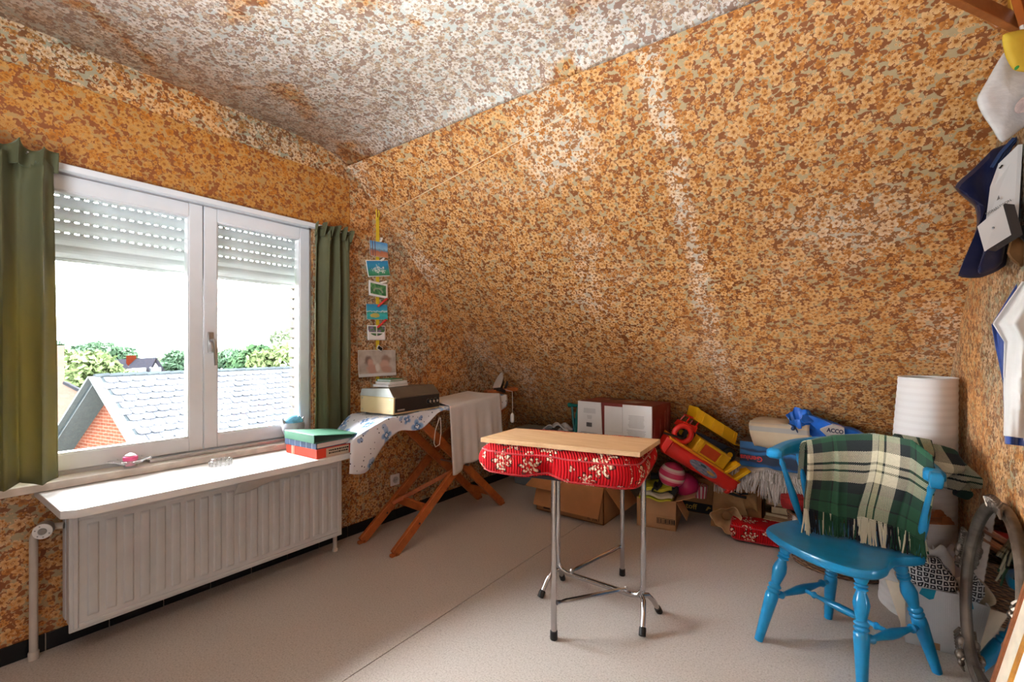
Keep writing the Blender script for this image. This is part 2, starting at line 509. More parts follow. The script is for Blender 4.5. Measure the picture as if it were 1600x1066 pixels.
# UV along the slope so that the paper runs on over the rounding
uvl = wf.data.uv_layers[0]
for lp in wf.data.loops:
    co = wf.data.vertices[lp.vertex_index].co
    uvl.data[lp.index].uv = (co.x, -(co.y) * 1.414)
zz = wf.data.polygons[0].normal.z
if zz < 0: mm.offset = -1
def ceil_pt(u, v):
    y = BY - .1 + min(1, v * 2) * (KY - .3 - BY + .1) + max(0, v * 2 - 1) * (CJ - KY + .3)
    k = y - KY
    return Vector((WX - .11 + u * (RX - WX + .22), y, CZ - .5 * (k + math.sqrt(k * k + .016))))
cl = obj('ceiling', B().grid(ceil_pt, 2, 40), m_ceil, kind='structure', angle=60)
for lp in cl.data.loops:
    co = cl.data.vertices[lp.vertex_index].co
    cl.data.uv_layers[0].data[lp.index].uv = (co.x, co.y)
mm = cl.modifiers.new('thickness', 'SOLIDIFY'); mm.thickness = .1; mm.offset = 1 if cl.data.polygons[0].normal.z > 0 else -1

# shutter-box cover papered in the darker orange stock
obj('trim_1', B().prism([(WX, y, z) for y, z in ((BY, 2.035), (1.6, 2.035), (1.6, 1.0), (1.815, 1.0), (1.815, 2.385), (BY, 2.41))], (.006, 0, 0)), m_panel, kind='structure', smooth=False)
# folded paper edge where the slope boards are jointed
obj('trim_2', B().tube([(WX, 2.06, SY - 2.06 - .001), (-1.2, 2.10, SY - 2.10 - .001)], .0022, 5), M('paper_joint', '8a5a2c', .8), kind='structure')
# black tile skirting
bt = obj('baseboard_left', B().lohi((WX, BY, 0), (WX + .006, SY - .08, .07)), M('grout', 'bdb6ae', .9), kind='structure', smooth=False)
m_tile = M('black_tile', '14171c', .25, var=.2, vscale=6)
y = .377 - 12 * .203
while y < SY - .1:
    a, b2 = max(y + .0018, BY), min(y + .203 - .0018, SY - .082)
    if b2 - a > .02:
        obj('tile', B().lohi((WX + .002, a, 0.001), (WX + .011 + random.uniform(-.0006, .0006), b2, .072)), m_tile, bt, bevel=.0015)
    y += .203
obj('baseboard_right', B().lohi((RX - .011, BY, 0), (RX, SY - .08, .072)), m_tile, kind='structure', smooth=False)

# ---------------- window ----------------
win = thing('window_1', 'white framed double window with lowered shutter', 'window', (0, 0, 0))
del win['category']; del win['label']; win['kind'] = 'structure'
fr = B()
fx0, fx1 = -2.80, -2.715
fr.lohi((fx0, OY0, OZ0), (fx1, OY0 + .03, OZ1)); fr.lohi((fx0, OY1 - .018, OZ0), (fx1, OY1, OZ1))
fr.lohi((fx0, OY0, OZ0), (fx1, OY1, OZ0 + .03)); fr.lohi((fx0, OY0, OZ1 - .03), (fx1, OY1, OZ1))
obj('window_frame', fr, m_pvc, win, bevel=.003, smooth=False)
def ring(b, x0, x1, y0, y1, z0, z1, w, wb=None, wt=None):
    wb = wb or w; wt = wt or w
    b.lohi((x0, y0, z0), (x1, y0 + w, z1)); b.lohi((x0, y1 - w, z0), (x1, y1, z1))
    b.lohi((x0, y0 + w, z0), (x1, y1 - w, z0 + wb)); b.lohi((x0, y0 + w, z1 - wt), (x1, y1 - w, z1)); return b
for (ya, yb) in ((.10, .9575), (.9625, 1.542)):
    s_ = obj('sash', ring(B(), -2.765, -2.698, ya, yb, .732, 2.002, .062, .072, .07), m_pvc, win, bevel=.004)
    obj('glazing_bead', ring(B(), -2.745, -2.702, ya + .055, yb - .055, .732 + .066, 2.002 - .064, .012), m_pvc, s_, bevel=.003)
    obj('pane', B().lohi((-2.737, ya + .058, .80), (-2.731, yb - .058, 1.936)), m_glass, s_, smooth=False)
hd = B().lohi((-2.702, .978, 1.235), (-2.690, 1.006, 1.345))
hb = obj('handle_plate', hd, m_steel, win, bevel=.004)
obj('handle', B().tube([(-2.695, .992, 1.30), (-2.655, .992, 1.30), (-2.650, .995, 1.285), (-2.650, 1.0, 1.17)], .0085, 8), m_steel, hb)
m_slat = M('shutter_pvc', 'd2d4d4', .5, var=.03)
edges = [1.663, 1.722, 1.775, 1.828, 1.883, 1.938, 1.993, 2.05]
for i in range(len(edges) - 1):
    a, b2 = edges[i], edges[i + 1]
    q = B()
    n = 5
    gap = 0 if i < 2 else .007
    for k in range(n):      # bowed slat
        z0 = a + gap + (b2 - a - gap) * k / n; z1 = a + gap + (b2 - a - gap) * (k + 1) / n
        x0 = -2.835 + .006 * math.sin(PI * k / n); x1 = -2.835 + .006 * math.sin(PI * (k + 1) / n)
        q.hexa([(x0 - .008, .08, z0), (x0, .08, z0), (x0, 1.56, z0), (x0 - .008, 1.56, z0)], [(x1 - .008, .08, z1), (x1, .08, z1), (x1, 1.56, z1), (x1 - .008, 1.56, z1)])
    if gap:                 # the perforated lip: teeth with light slots between
        yy = .08
        while yy < 1.56:
            q.lohi((-2.841, yy, a), (-2.837, yy + .016, a + gap)); yy += .033
    obj('shutter_slat', q, m_slat, win, smooth=False)
obj('shutter_bottom_bar', B().lohi((-2.845, .08, 1.648), (-2.832, 1.56, 1.664)), m_slat, win, bevel=.003)
obj('shutter_guide', B().lohi((-2.86, .07, .72), (-2.80, .10, 2.05)), m_pvc, win, smooth=False)
obj('shutter_guide', B().lohi((-2.86, 1.535, .72), (-2.80, 1.56, 2.05)), m_pvc, win, smooth=False)
# stone sill inside, slim ledge above it
obj('trim_3', B().lohi((WX - .02, BY, .680), (-2.60, 1.74, .713)), m_stone, kind='structure', bevel=.003)
obj('trim_4', B().lohi((-2.70, .722, .7135), (-2.655, 1.50, .731)), m_steel, kind='structure', bevel=.002)
# outer brick leaf with toothed reveal
m_brick = M('outer_brick', '362b22', .9, var=.25, vscale=8, bump=.3)
lf = B()
for poly in (((BY, -1.5), (SY + .6, -1.5), (SY + .6, .62), (BY, .62)), ((BY, .62), (OY0 - .05, .62), (OY0 - .05, 2.75), (BY, 2.75)),
             ((OY0 - .05, 2.07), (OY1 + .2, 2.07), (OY1 + .2, 2.75), (OY0 - .05, 2.75)), ((OY1 + .2, .62), (3.9, .62), (1.9, 2.75), (OY1 + .2, 2.75))):
    lf.prism([(-2.87, y, z) for y, z in poly], (-.10, 0, 0))
leaf = obj('wall_outer', lf, m_brick, kind='structure', smooth=False)
z = .625
while z < 2.06:
    yo = 1.553 + random.uniform(-.004, .004)
    obj('brick', B().lohi((-2.97 - random.uniform(0, .004), yo, z), (-2.868, 1.76, z + .052)), m_brick, leaf, bevel=.005)
    z += .064
obj('mortar', B().lohi((-2.955, 1.566, .62), (-2.87, 1.76, 2.07)), M('mortar', '2c2925', .95), leaf, smooth=False)
obj('sill_slab', B().lohi((-3.0, 0, .60), (-2.80, 1.56, .665)), M('blue_stone', '222224', .7), leaf, bevel=.004)
# curtain rail
rail = obj('trim_5', B().lohi((-2.684, BY, 2.005), (-2.645, 1.80, 2.034)), m_pvc, kind='structure', bevel=.004)

# ---------------- curtains ----------------
def curtain_mat():
    k = N('green_velvet'); v = k.ob()
    f = k.noise(k.mapping(v, (3, 3, .5)), 6, 4)
    col = k.mix(f, lin('4a5038'), lin('6a6542'))
    k.col(col); k.b.inputs['Roughness'].default_value = .75
    k.b.inputs['Sheen Weight'].default_value = .6; k.b.inputs['Sheen Tint'].default_value = lin('9aa890'); k.b.inputs['Sheen Roughness'].default_value = .35
    tr = k.n('ShaderNodeBsdfTranslucent'); tr.inputs['Color'].default_value = lin('a8984a')
    mx = k.n('ShaderNodeMixShader'); mx.inputs[0].default_value = .17
    k.l(k.b.outputs[0], mx.inputs[1]); k.l(tr.outputs[0], mx.inputs[2]); k.l(mx.outputs[0], k.t.nodes['Material Output'].inputs['Surface'])
    return k.m
m_curt = curtain_mat()
def curtain(label, y0, y1, z0, z1, x, waves, amp, ph, flare):
    t = thing('curtain', label, 'curtain', (x, (y0 + y1) / 2, z0))
    def f(u, v):
        a = amp * (.75 + .25 * v)
        zt = z1 + .012 * math.sin(u * 41 + ph) * v ** 6
        w_ = u * waves * 2 * PI + ph + .5 * math.sin(u * 9 + v * 1.3)
        yy = y0 + (y1 - y0) * (u + flare * (1 - v) * (u - .5)) + .006 * math.sin(w_ * 2)
        xx = x + a * math.sin(w_) + .3 * a * math.sin(2.3 * w_ + 1 + v) + .006 * math.sin(v * 7 + u * 5)
        if v > .94: xx += .010 * math.sin(u * 60 + ph)
        return Vector((xx, yy, z0 + (zt - z0) * v - .008 * math.sin(w_) * (1 - v) ** 3))
    obj('curtain_cloth', B().grid(f, 90, 40), m_curt, t, world=True, solid=.003, angle=80)
    def h(u, v):
        w_ = u * waves * 2 * PI * 1.6 + ph
        zz = z1 - .03 + .075 * v
        return Vector((x + .012 + (.026 + .014 * v) * math.sin(w_) + .02 * (v - .3), y0 + (y1 - y0) * (u * 1.03 - .015) + .01 * math.cos(w_), zz + .010 * math.sin(w_ * .7 + 1) * v))
    obj('gathered_heading', B().grid(h, 90, 8), m_curt, t, world=True, solid=.004, angle=80)
    for i in range(4):
        yy = y0 + (y1 - y0) * (.12 + .25 * i)
        obj('curtain_hook', B().tube([(x + .028, yy, z1 + .018), (x - .01, yy, z1 + .022), (-2.66, yy, z1 + .004)], .003, 6), m_steel, t, world=True)
    return t
curtain('dark green velvet curtain hanging at the left edge of the window', -.18, .385, .722, 2.00, -2.585, 5.5, .030, .6, .04)
curtain('olive green velvet curtain between the window and the postcard ribbon', 1.525, 1.775, .735, 1.975, -2.60, 3.4, .030, 2.4, .10)
# ---------------- outdoors ----------------
m_grass = M('lawn', '2a3515', .95, var=.3, vscale=.4, color2='212d11')
obj('ground', B().lohi((-160, -60, -5.4), (-3.4, 140, -5.2)), m_grass, kind='structure', smooth=False)
m_slate = M('roof_slate', '212527', .45, var=.22, vscale=1.2)
m_rbrick = None
def brickmat(name, c1, c2, mort, scale):
    k = N(name); uv = k.uv(); x = k.n('ShaderNodeTexBrick'); k.l(uv, x.inputs['Vector'])
    x.inputs['Scale'].default_value = scale; x.inputs['Color1'].default_value = lin(c1); x.inputs['Color2'].default_value = lin(c2); x.inputs['Mortar'].default_value = lin(mort)
    x.inputs['Brick Width'].default_value = .85; x.inputs['Row Height'].default_value = .3; x.inputs['Mortar Size'].default_value = .022
    k.col(x.outputs[0]); k.b.inputs['Roughness'].default_value = .9; return k.m
m_rbrick = brickmat('red_brick', '42241b', '3a2018', '4f4038', 3.2)
m_pbrick = brickmat('pale_brick', '3d322d', '382e28', '3a322d', 3.2)
m_render = M('white_render', '494947', .9, var=.05, vscale=.5)
m_soffit = M('soffit_boards', '3a3d3e', .7, var=.06)
# neighbouring house: ridge direction u, cross direction p towards this room
A0 = P(147.5, 588, 12.0)
hu = Vector((-.218, .976, 0)).normalized(); hp = Vector((hu.y, -hu.x, 0)); hz = Vector((0, 0, 1))
HM = Matrix((hp, hu, hz)).transposed().to_4x4(); HM.translation = Vector((A0.x, A0.y, -5.2))
hs = thing('neighbour_house', 'red brick house with pale slate roof and white verge boards just outside the window', 'house', M=HM)
RZ = A0.z + 5.2; HW, SLP = 4.9, .88; EZ = RZ - HW * SLP; LEN = 16.0
wlh = B().prism([(-HW + .4, .55, 0), (HW - .4, .55, 0), (HW - .4, .55, EZ + .25), (0, .55, RZ - .2), (-HW + .4, .55, EZ + .25)], (0, LEN - 1.2, 0))
obj('brick_walls', wlh, m_rbrick, hs, smooth=False)
for sd in (1, -1):
    deck = B().hexa([(0, 0, RZ - .12), (sd * HW, 0, EZ - .12), (sd * HW, LEN, EZ - .12), (0, LEN, RZ - .12)], [(0, 0, RZ), (sd * HW, 0, EZ), (sd * HW, LEN, EZ), (0, LEN, RZ)])
    dk = obj('roof_slope', deck, m_slate, hs, smooth=False)
    if sd == 1:
        q = B(); rows = 27; nn = Vector((SLP, 0, 1)).normalized(); dn = Vector((1, 0, -SLP)).normalized()
        Ls = HW * math.sqrt(1 + SLP * SLP) / rows
        rnd = random.Random(3)
        for r in range(rows):
            yy = .16 + (0 if r % 2 else .15)
            while yy < LEN - .3:
                o = Vector((0, yy, RZ)) + dn * (r * Ls + .02)
                t0 = .010 + rnd.uniform(0, .012); wdt = .145
                a = o + nn * .004 - Vector((0, wdt, 0)); b2 = o + nn * .004 + Vector((0, wdt, 0))
                e = dn * (Ls * 1.12 + rnd.uniform(-.015, .015)); up = nn * t0 * 1.8
                c3 = b2 + e * .82 + up; c4 = b2 + e - Vector((0, .05, 0)) + up; c5 = a + e + Vector((0, .05, 0)) + up; c6 = a + e * .82 + up
                dnn = nn * -.010
                q.prism([a, b2, c3, c4, c5, c6], dnn)
                yy += .30
        sl_ = obj('slates', q, M('roof_slate_piece', '313338', .5, var=.3, vscale=2.2), dk, kind='stuff', smooth=False)
    obj('verge_board', B().bar((sd * .02, -.02, RZ - .02), (sd * HW, -.02, EZ - .02), .05, .22, (0, 1, 0)), m_soffit, hs, smooth=False)
    obj('soffit', B().hexa([(0, 0, RZ - .16), (sd * HW, 0, EZ - .16), (sd * HW, .56, EZ - .16), (0, .56, RZ - .16)], [(0, 0, RZ - .13), (sd * HW, 0, EZ - .13), (sd * HW, .56, EZ - .13), (0, .56, RZ - .13)]), m_soffit, hs, smooth=False)
    obj('gutter', B().tube([(sd * (HW + .06), -.02, EZ - .06), (sd * (HW + .06), LEN, EZ - .06)], .07, 8), M('zinc', '1d1e21', .5, .6), hs)
rc = B()
yy = 0
while yy < LEN:
    rc.tube([(0, yy, RZ - .01), (0, yy + .31, RZ + .012)], .07, 6); yy += .30
obj('ridge_tiles', rc, m_slate, hs, kind='stuff')
gw = obj('gable_window', B().lohi((1.55, .48, EZ + .9), (2.6, .56, EZ + 2.1)), m_pvc, hs, smooth=False)
obj('window_pane', B().lohi((1.66, .46, EZ + 1.0), (2.5, .49, EZ + 2.0)), M('dark_pane', '262d32', .1), gw, smooth=False)
obj('brick_reveal', B().lohi((1.25, .50, EZ + .9), (1.5, .565, EZ + 2.15)), M('dark_brick', '270c06', .9), hs, smooth=False)
# pale brick house at the left
d = 17.0
def hp_(px, py, dd=d): return P(px, py, dd)
e0 = hp_(40, 540); e1 = hp_(100.5, 540); e2 = hp_(100.5, 598); e3 = hp_(135, 615); e4 = hp_(175, 660)
back = (hp_(100, 540, d) - hp_(40, 540, d)).normalized().cross(Vector((0, 0, 1))) * -5
ph = thing('pale_house', 'pale pinkish brick house wall with tall chimney at left of the window view', 'house', (e1.x, e1.y, -5.2))
gz = Vector((e0.x, e0.y, -5.2)); gz4 = Vector((e4.x, e4.y, -5.2))
bk = Vector((-.8, -.35, 0)).normalized() * 4
obj('brick_wall', B().prism([gz, gz4, e4, e3, e2, e1 - Vector((0, 0, (e1.z - e2.z))), e0 - Vector((0, 0, (e1.z - e2.z)))], bk), m_pbrick, ph, world=True, smooth=False)
obj('chimney', B().prism([e0 - Vector((0, 0, e1.z - e2.z)), e2, e1, e0], bk * .3), m_pbrick, ph, world=True, smooth=False)
obj('roof_edge', B().bar(e2, e3, .12, .10), M('zinc', '1d1e21', .5, .6), ph, world=True, smooth=False)
# far white house with dark roof
fh = thing('far_house', 'distant white house with dark grey roof behind the slate ridge', 'house', tuple(P(236, 580, 42)[:2]) + (-5.2,))
r0, r1 = P(178, 567, 43.5), P(243, 563.5, 42)
gr = P(259, 588, 41.2); gl = P(229, 591, 40.5)
rl = r0 - r1
obj('white_walls', B().hexa([Vector((p.x, p.y, -5.2)) for p in (gl, gr, gr + rl, gl + rl)], [gl, gr, gr + rl, gl + rl]), m_render, fh, world=True, smooth=False)
obj('gable', B().prism([gl, gr, r1], rl * .98), m_render, fh, world=True, smooth=False)
up = Vector((0, 0, .3))
m_dark = M('dark_roof', '151519', .7, var=.1)
eo = (gl - r1) * .06; eo2 = (gr - r1) * .06; ov = rl * -.02
obj('roof_near', B().hexa([gl + eo + ov, r1 + ov, r0, gl + eo + rl], [gl + eo + ov + up, r1 + ov + up, r0 + up, gl + eo + rl + up]), m_dark, fh, world=True, smooth=False)
obj('roof_far', B().hexa([gr + eo2 + ov, r1 + ov, r0, gr + eo2 + rl], [gr + eo2 + ov + up, r1 + ov + up, r0 + up, gr + eo2 + rl + up]), m_dark, fh, world=True, smooth=False)
c0 = P(205, 564, 42.6)
obj('chimney', B().box(c0, (.6, .6, 1.0)), M('dark_brick', '270c06', .9), fh, world=True, smooth=False)
wv = P(243, 580, 40.7)
obj('gable_window', B().box(wv, (.4, .75, .7)), M('dark_pane', '262d32', .1), fh, world=True, smooth=False)
a0, a1, a2, a3 = P(198, 577, 39), P(218, 576, 39), P(220, 592, 39), P(206, 592, 39)
obj('annexe', B().prism([a0, a1, a2, a3], (-2, 1, 0)), m_render, fh, world=True, smooth=False)
# trees
def leafmat(name, c1, c2):
    return M(name, c1, .8, var=0, color2=c2, vscale=.35)
def tree(name, label, px, py, d, rx, rz, mat, n=1500, leaf=.35, seed=1, lobes=9):
    c = P(px, py, d)
    rnd = random.Random(seed)
    t = thing(name, label, 'tree' if name != 'garden_bush' else 'bush', (c.x, c.y, -5.2), group=None)
    q = B()
    lb = []
    for i in range(lobes):
        a = rnd.uniform(0, 2 * PI); el = rnd.uniform(-.5, 1)
        lb.append((Vector((rx * .6 * math.cos(a) * math.cos(el), rx * .6 * math.sin(a) * math.cos(el), rz * .6 * math.sin(el))), rnd.uniform(.38, .55)))
    for i in range(n):
        o, s = rnd.choice(lb)
        v = Vector((rnd.gauss(0, 1), rnd.gauss(0, 1), rnd.gauss(0, 1))).normalized() * rnd.uniform(.75, 1.05) * s
        p = c + o + Vector((v.x * rx, v.y * rx, v.z * rz))
        a = Vector((rnd.gauss(0, 1), rnd.gauss(0, 1), rnd.gauss(0, 1))).normalized() * leaf
        b2 = Vector((rnd.gauss(0, 1), rnd.gauss(0, 1), rnd.gauss(0, 1))).normalized() * leaf * .7
        q.quad(p - a, p - b2, p + a, p + b2)
    obj('foliage', q, mat, t, kind='stuff', world=True, smooth=False)
    obj('trunk', B().tube([(c.x, c.y, -5.2), (c.x + .1, c.y, (c.z - 5.2) / 2), (c.x, c.y, c.z)], [rx * .09, rx * .07, rx * .03], 8), M('bark', '362d25', .9), t, world=True)
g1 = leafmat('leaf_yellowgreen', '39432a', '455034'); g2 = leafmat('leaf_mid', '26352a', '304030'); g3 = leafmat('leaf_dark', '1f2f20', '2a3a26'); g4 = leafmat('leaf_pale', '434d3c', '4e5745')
tree('garden_bush', 'bright yellow-green shrubbery right of the pale house chimney', 122, 583, 27, 1.9, 1.4, g1, 2200, .22, 1, 12)
tree('garden_bush', 'second yellow-green shrub mass, in front of the far house', 168, 597, 32, 2.1, .95, g1, 2200, .22, 2, 12)
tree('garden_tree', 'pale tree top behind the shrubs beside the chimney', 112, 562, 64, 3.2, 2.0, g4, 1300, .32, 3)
tree('garden_tree', 'large round dark green tree left of the far house', 164, 556, 52, 3.0, 1.7, g2, 2400, .30, 4, 12)
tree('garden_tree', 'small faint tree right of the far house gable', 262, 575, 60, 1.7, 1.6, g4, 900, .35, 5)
tree('garden_tree', 'dark tree at the right edge of the left pane', 286, 570, 46, 1.7, 1.7, g2, 1200, .3, 6)
tree('garden_tree', 'low green tree just right of the window handle', 356, 566, 48, 2.4, 1.5, g2, 1600, .28, 7)
tree('garden_tree', 'dark bushy tree at the middle of the right pane', 395, 565, 40, 2.0, 1.6, g3, 1700, .28, 8)
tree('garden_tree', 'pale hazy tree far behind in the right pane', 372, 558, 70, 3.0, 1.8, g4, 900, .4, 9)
tree('garden_tree', 'light green tree below the tall one beside the brick reveal', 440, 565, 36, 2.2, 1.4, g1, 1700, .25, 10)
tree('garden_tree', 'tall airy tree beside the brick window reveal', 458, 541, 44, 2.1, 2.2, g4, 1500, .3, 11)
tree('garden_bush', 'leafy bush low at the left end below the pale house', 92, 683, 22, 1.0, .9, g2, 900, .12, 12)
tree('garden_tree', 'broad tree behind the left window curtain', 20, 565, 36, 3.0, 2.2, g2, 1500, .35, 13)
tree('garden_tree', 'broad tree hidden by the right window jamb', 540, 560, 62, 3.5, 2.0, g3, 1500, .35, 14)

for _m in list(MATS.values()):
    if _m.name in ('lawn', 'roof_slate', 'roof_slate_piece', 'red_brick', 'pale_brick', 'white_render', 'soffit_boards', 'zinc', 'dark_brick', 'dark_roof', 'bark') or _m.name.startswith('leaf_'):
        _m.node_tree.nodes['Principled BSDF'].inputs['Specular IOR Level'].default_value = 0
        _m.node_tree.nodes['Principled BSDF'].inputs['Roughness'].default_value = .95
# ---------------- radiator, shelf and what stands on them ----------------
t = thing('radiator', 'white ribbed panel radiator under the window shelf', 'radiator', (-2.57, 1.03, 0))
RY0, RY1, RZ0, RZ1 = .418, 1.640, .112, .585
fp = B().lohi((-2.515, RY0, RZ0), (-2.505, RY1, RZ1))
n = 20; pit = (RY1 - RY0 - .07) / n
for i in range(n):
    ya = RY0 + .035 + i * pit
    fp.hexa([(-2.506, ya + pit * .32, RZ0 + .045), (-2.506, ya + pit * 1.0, RZ0 + .045), (-2.506, ya + pit * 1.0, RZ1 - .045), (-2.506, ya + pit * .32, RZ1 - .045)],
            [(-2.4985, ya + pit * .42, RZ0 + .055), (-2.4985, ya + pit * .90, RZ0 + .055), (-2.4985, ya + pit * .90, RZ1 - .055), (-2.4985, ya + pit * .42, RZ1 - .055)])
ring(fp, -2.506, -2.499, RY0 + .012, RY1 - .012, RZ0 + .012, RZ1 - .012, .016)
obj('front_panel', fp, m_radi, t, world=True, bevel=.003, seg=2)
obj('back_panel', B().lohi((-2.66, RY0 + .012, RZ0 + .03), (-2.645, RY1 - .012, RZ1 - .01)), m_radi, t, world=True, bevel=.003)
fi = B(); yy = RY0 + .03
while yy < RY1 - .03:
    fi.lohi((-2.645, yy, RZ0 + .03), (-2.515, yy + .003, RZ1 - .01)); yy += .045
obj('convector_fins', fi, m_radi, t, world=True, kind='stuff', smooth=False)
obj('side_cover', B().lohi((-2.645, RY0 + .004, RZ0 + .02), (-2.60, RY0 + .010, RZ1 - .02)).lohi((-2.575, RY0 + .004, RZ0 + .02), (-2.53, RY0 + .010, RZ1 - .02)), m_radi, t, world=True, bevel=.002)
obj('supply_pipe', B().tube([(-2.645, .338, 0.001), (-2.645, .338, .49), (-2.64, .345, .52), (-2.62, .38, .527), (-2.60, .42, .527)], .0135, 12), M('pipe_paint', 'cbbfb4', .45, var=.06), t, world=True)
obj('pipe_collar', B().lathe([(.017, .001), (.017, .03), (.0145, .034)], 14, (-2.645, .338, 0)), MATS['pipe_paint'], t, world=True)
obj('return_pipe', B().tube([(-2.56, 1.628, .001), (-2.56, 1.628, .14)], .0125, 12), MATS['pipe_paint'], t, world=True)
obj('pipe_collar', B().lathe([(.016, .001), (.016, .02)], 14, (-2.56, 1.628, 0)), MATS['pipe_paint'], t, world=True)
vx = Vector((1, -.35, .0)).normalized(); vo = Vector((-2.63, .372, .527))
vk = obj('valve_knob', B().lathe([(.020, -.012), (.027, 0), (.030, .01), (.030, .05), (.028, .054), (.013, .055)], 24, vo, vx), M('knob_grey', '9a9088', .5), t, world=True)
obj('knob_face', B().lathe([(.030, .053), (.0295, .0565), (.014, .057), (.0138, .055)], 24, vo, vx), m_white, vk, world=True)
obj('knob_centre', B().lathe([(.0132, .054), (.012, .0585), (.001, .059)], 18, vo, vx), M('knob_grey2', '8c8680', .5), vk, world=True)
mk = B()
for a in (.3, 1.2, 3.6, 4.6, 5.4):
    y_ = vx.cross(Vector((0, 0, 1))); mk.box(vo + vx * .0572 + y_ * .022 * math.cos(a) + Vector((0, 0, .022 * math.sin(a))), (.002, .004, .003))
obj('scale_marks', mk, m_ink, vk, world=True, kind='stuff')

sh = B().prism([(-2.685, .345, .648), (-2.245, .352, .648), (-2.215, .39, .648), (-2.205, 1.36, .648), (-2.225, 1.60, .648), (-2.60, 1.605, .648), (-2.685, 1.605, .648)], (0, 0, .030))
tag(obj('radiator_shelf', sh, m_white, bevel=.002), 'long white board lying as a shelf over the radiator', 'shelf')
rg = B().grid(lambda u, v: Vector((-2.222 - .05 * v, .93 + .42 * u, .645 - .062 * v * (1 - .75 * u) - .006 * math.sin(11 * u) * v)), 24, 6)
tag(obj('paper_strip', rg, M('grey_cloth', 'bfbcba', .8, var=.06), solid=.004), 'creased pale strip of paper tucked under the front of the radiator shelf', 'paper')
# ring binders and book
SZ = .6785
m_redbook = M('red_board', 'd93a22', .55, var=.06); m_green = M('green_board', '3d7258', .5, var=.08); m_blue = M('blue_board', '3f506e', .5, var=.08)
def book(name, label, cat, c, w, d_, h, rz, cover, tc=.003, spine='y0', group=None, lift=0):
    t = thing(name, label, cat, c, rz, group)
    obj('cover', B().lohi((-w / 2, -d_ / 2, 0), (w / 2, d_ / 2, tc)).lohi((-w / 2, -d_ / 2, h - tc), (w / 2, d_ / 2, h)).lohi((-w / 2, -d_ / 2, 0), (-w / 2 + tc, d_ / 2, h)), cover, t, bevel=.0012)
    obj('page_block', B().lohi((-w / 2 + tc, -d_ / 2 + .006, tc), (w / 2 - .006, d_ / 2 - .006, h - tc)), m_paper, t, smooth=False)
    return t
b1 = thing('book', 'thick red book at the bottom of the shelf stack, pale label on its end', 'book', (-2.375, 1.43, SZ), math.radians(2))
obj('cover', B().lohi((-.145, -.125, 0), (.145, .125, .048)), m_redbook, b1, bevel=.002)
obj('end_label', B().lohi((.1448, -.07, .0015), (.1462, .07, .0465)), M('label_beige', 'cbb8a2', .7, var=.1), b1, smooth=False, label='beige printed label on the red book')
lt = B()
for i in range(2):
    x = -.055
    while x < .055:
        w_ = random.uniform(.008, .016); lt.lohi((.1460, x, .016 + .014 * i), (.1468, x + w_ - .003, .024 + .014 * i)); x += w_
obj('label_print', lt, m_inkblack, b1, smooth=False)
obj('spine_stripe', B().lohi((-.09, -.1256, 0), (-.08, -.1249, .048)).lohi((-.072, -.1256, 0), (-.066, -.1249, .048)), M('cream_print', 'f0dcc0', .6), b1, smooth=False)
b2 = thing('book', 'dark blue bound album in the middle of the stack on the shelf', 'book', (-2.383, 1.425, SZ + .0485), math.radians(4))
obj('cover', B().lohi((-.145, -.122, 0), (.140, .115, .004)).lohi((-.145, -.122, .029), (.140, .115, .033)).lohi((-.145, -.122, 0), (.140, -.116, .033)), m_blue, b2, bevel=.0015)
obj('page_block', B().lohi((-.138, -.116, .004), (.133, .108, .029)), m_paper, b2, smooth=False)
for i in range(5): obj('spine_band', B().lohi((-.10 + i * .05, -.1228, .001), (-.094 + i * .05, -.1218, .032)), M('band_blue', '8c99ae', .5), b2, smooth=False)
b3 = thing('book', 'green ring binder lying on top of the stack on the shelf', 'binder', (-2.375, 1.43, SZ + .082), math.radians(1))
gb = B()
gb.hexa([(-.15, -.13, 0), (.14, -.13, 0), (.14, .16, 0), (-.15, .16, 0)], [(-.15, -.13, .003), (.14, -.13, .003), (.14, .16, .003), (-.15, .16, .003)])
gb.hexa([(-.15, -.13, .040), (.14, -.13, .040), (.14, .16, .008), (-.15, .16, .008)], [(-.15, -.13, .044), (.14, -.13, .044), (.14, .16, .012), (-.15, .16, .012)])
gb.lohi((-.15, -.134, 0), (.14, -.128, .043))
obj('cover', gb, m_green, b3, bevel=.001)
obj('page_block', B().hexa([(-.14, -.12, .003), (.134, -.12, .003), (.134, .10, .003), (-.14, .10, .003)], [(-.14, -.12, .036), (.134, -.12, .036), (.134, .10, .012), (-.14, .10, .012)]), M('dark_sheets', '23382f', .8), b3, smooth=False)
# pencil cup shaped like a cat, with blue wool
cp = onZ(457, 676, .731); cp.x = -2.655; cp.y = 1.395
t = thing('cat_cup', 'grey ceramic cup shaped like a cat holding blue wool on the window ledge', 'cup', M=Matrix.Translation((-2.628, 1.40, .7315)) @ Matrix.Scale(1.42, 4))
obj('cup_body', B().lathe([(.022, 0), (.030, .006), (.040, .025), (.044, .05), (.042, .066), (.039, .066), (.040, .05), (.02, .01)], 22), M('ceramic_grey', 'a7a9b2', .35, var=.25, vscale=30), t)
for sg in (-1, 1):
    obj('ear', B().hexa([(-.006, sg * .030 - .012, .052), (.008, sg * .030 - .012, .052), (.008, sg * .030 + .012, .052), (-.006, sg * .030 + .012, .052)], [(0, sg * .046 - .002, .086), (.003, sg * .046 - .002, .086), (.003, sg * .046 + .002, .086), (0, sg * .046 + .002, .086)]), MATS['ceramic_grey'], t, bevel=.002)
wb = obj('wool', B().ball((0, 0, .068), .037, 18, 10, (1, 1, .75)), M('blue_wool', '6fb4d6', .9, var=.2, vscale=60, bump=.5, bscale=150), t)
obj('stitching', B().tube([(.038 * math.cos(a), .038 * math.sin(a) * .4, .068 + .028 * math.sin(a * 2) * .3 + .024) for a in (0, .6, 1.2, 1.8, 2.4, 3.0)], .002, 5), m_white, t)
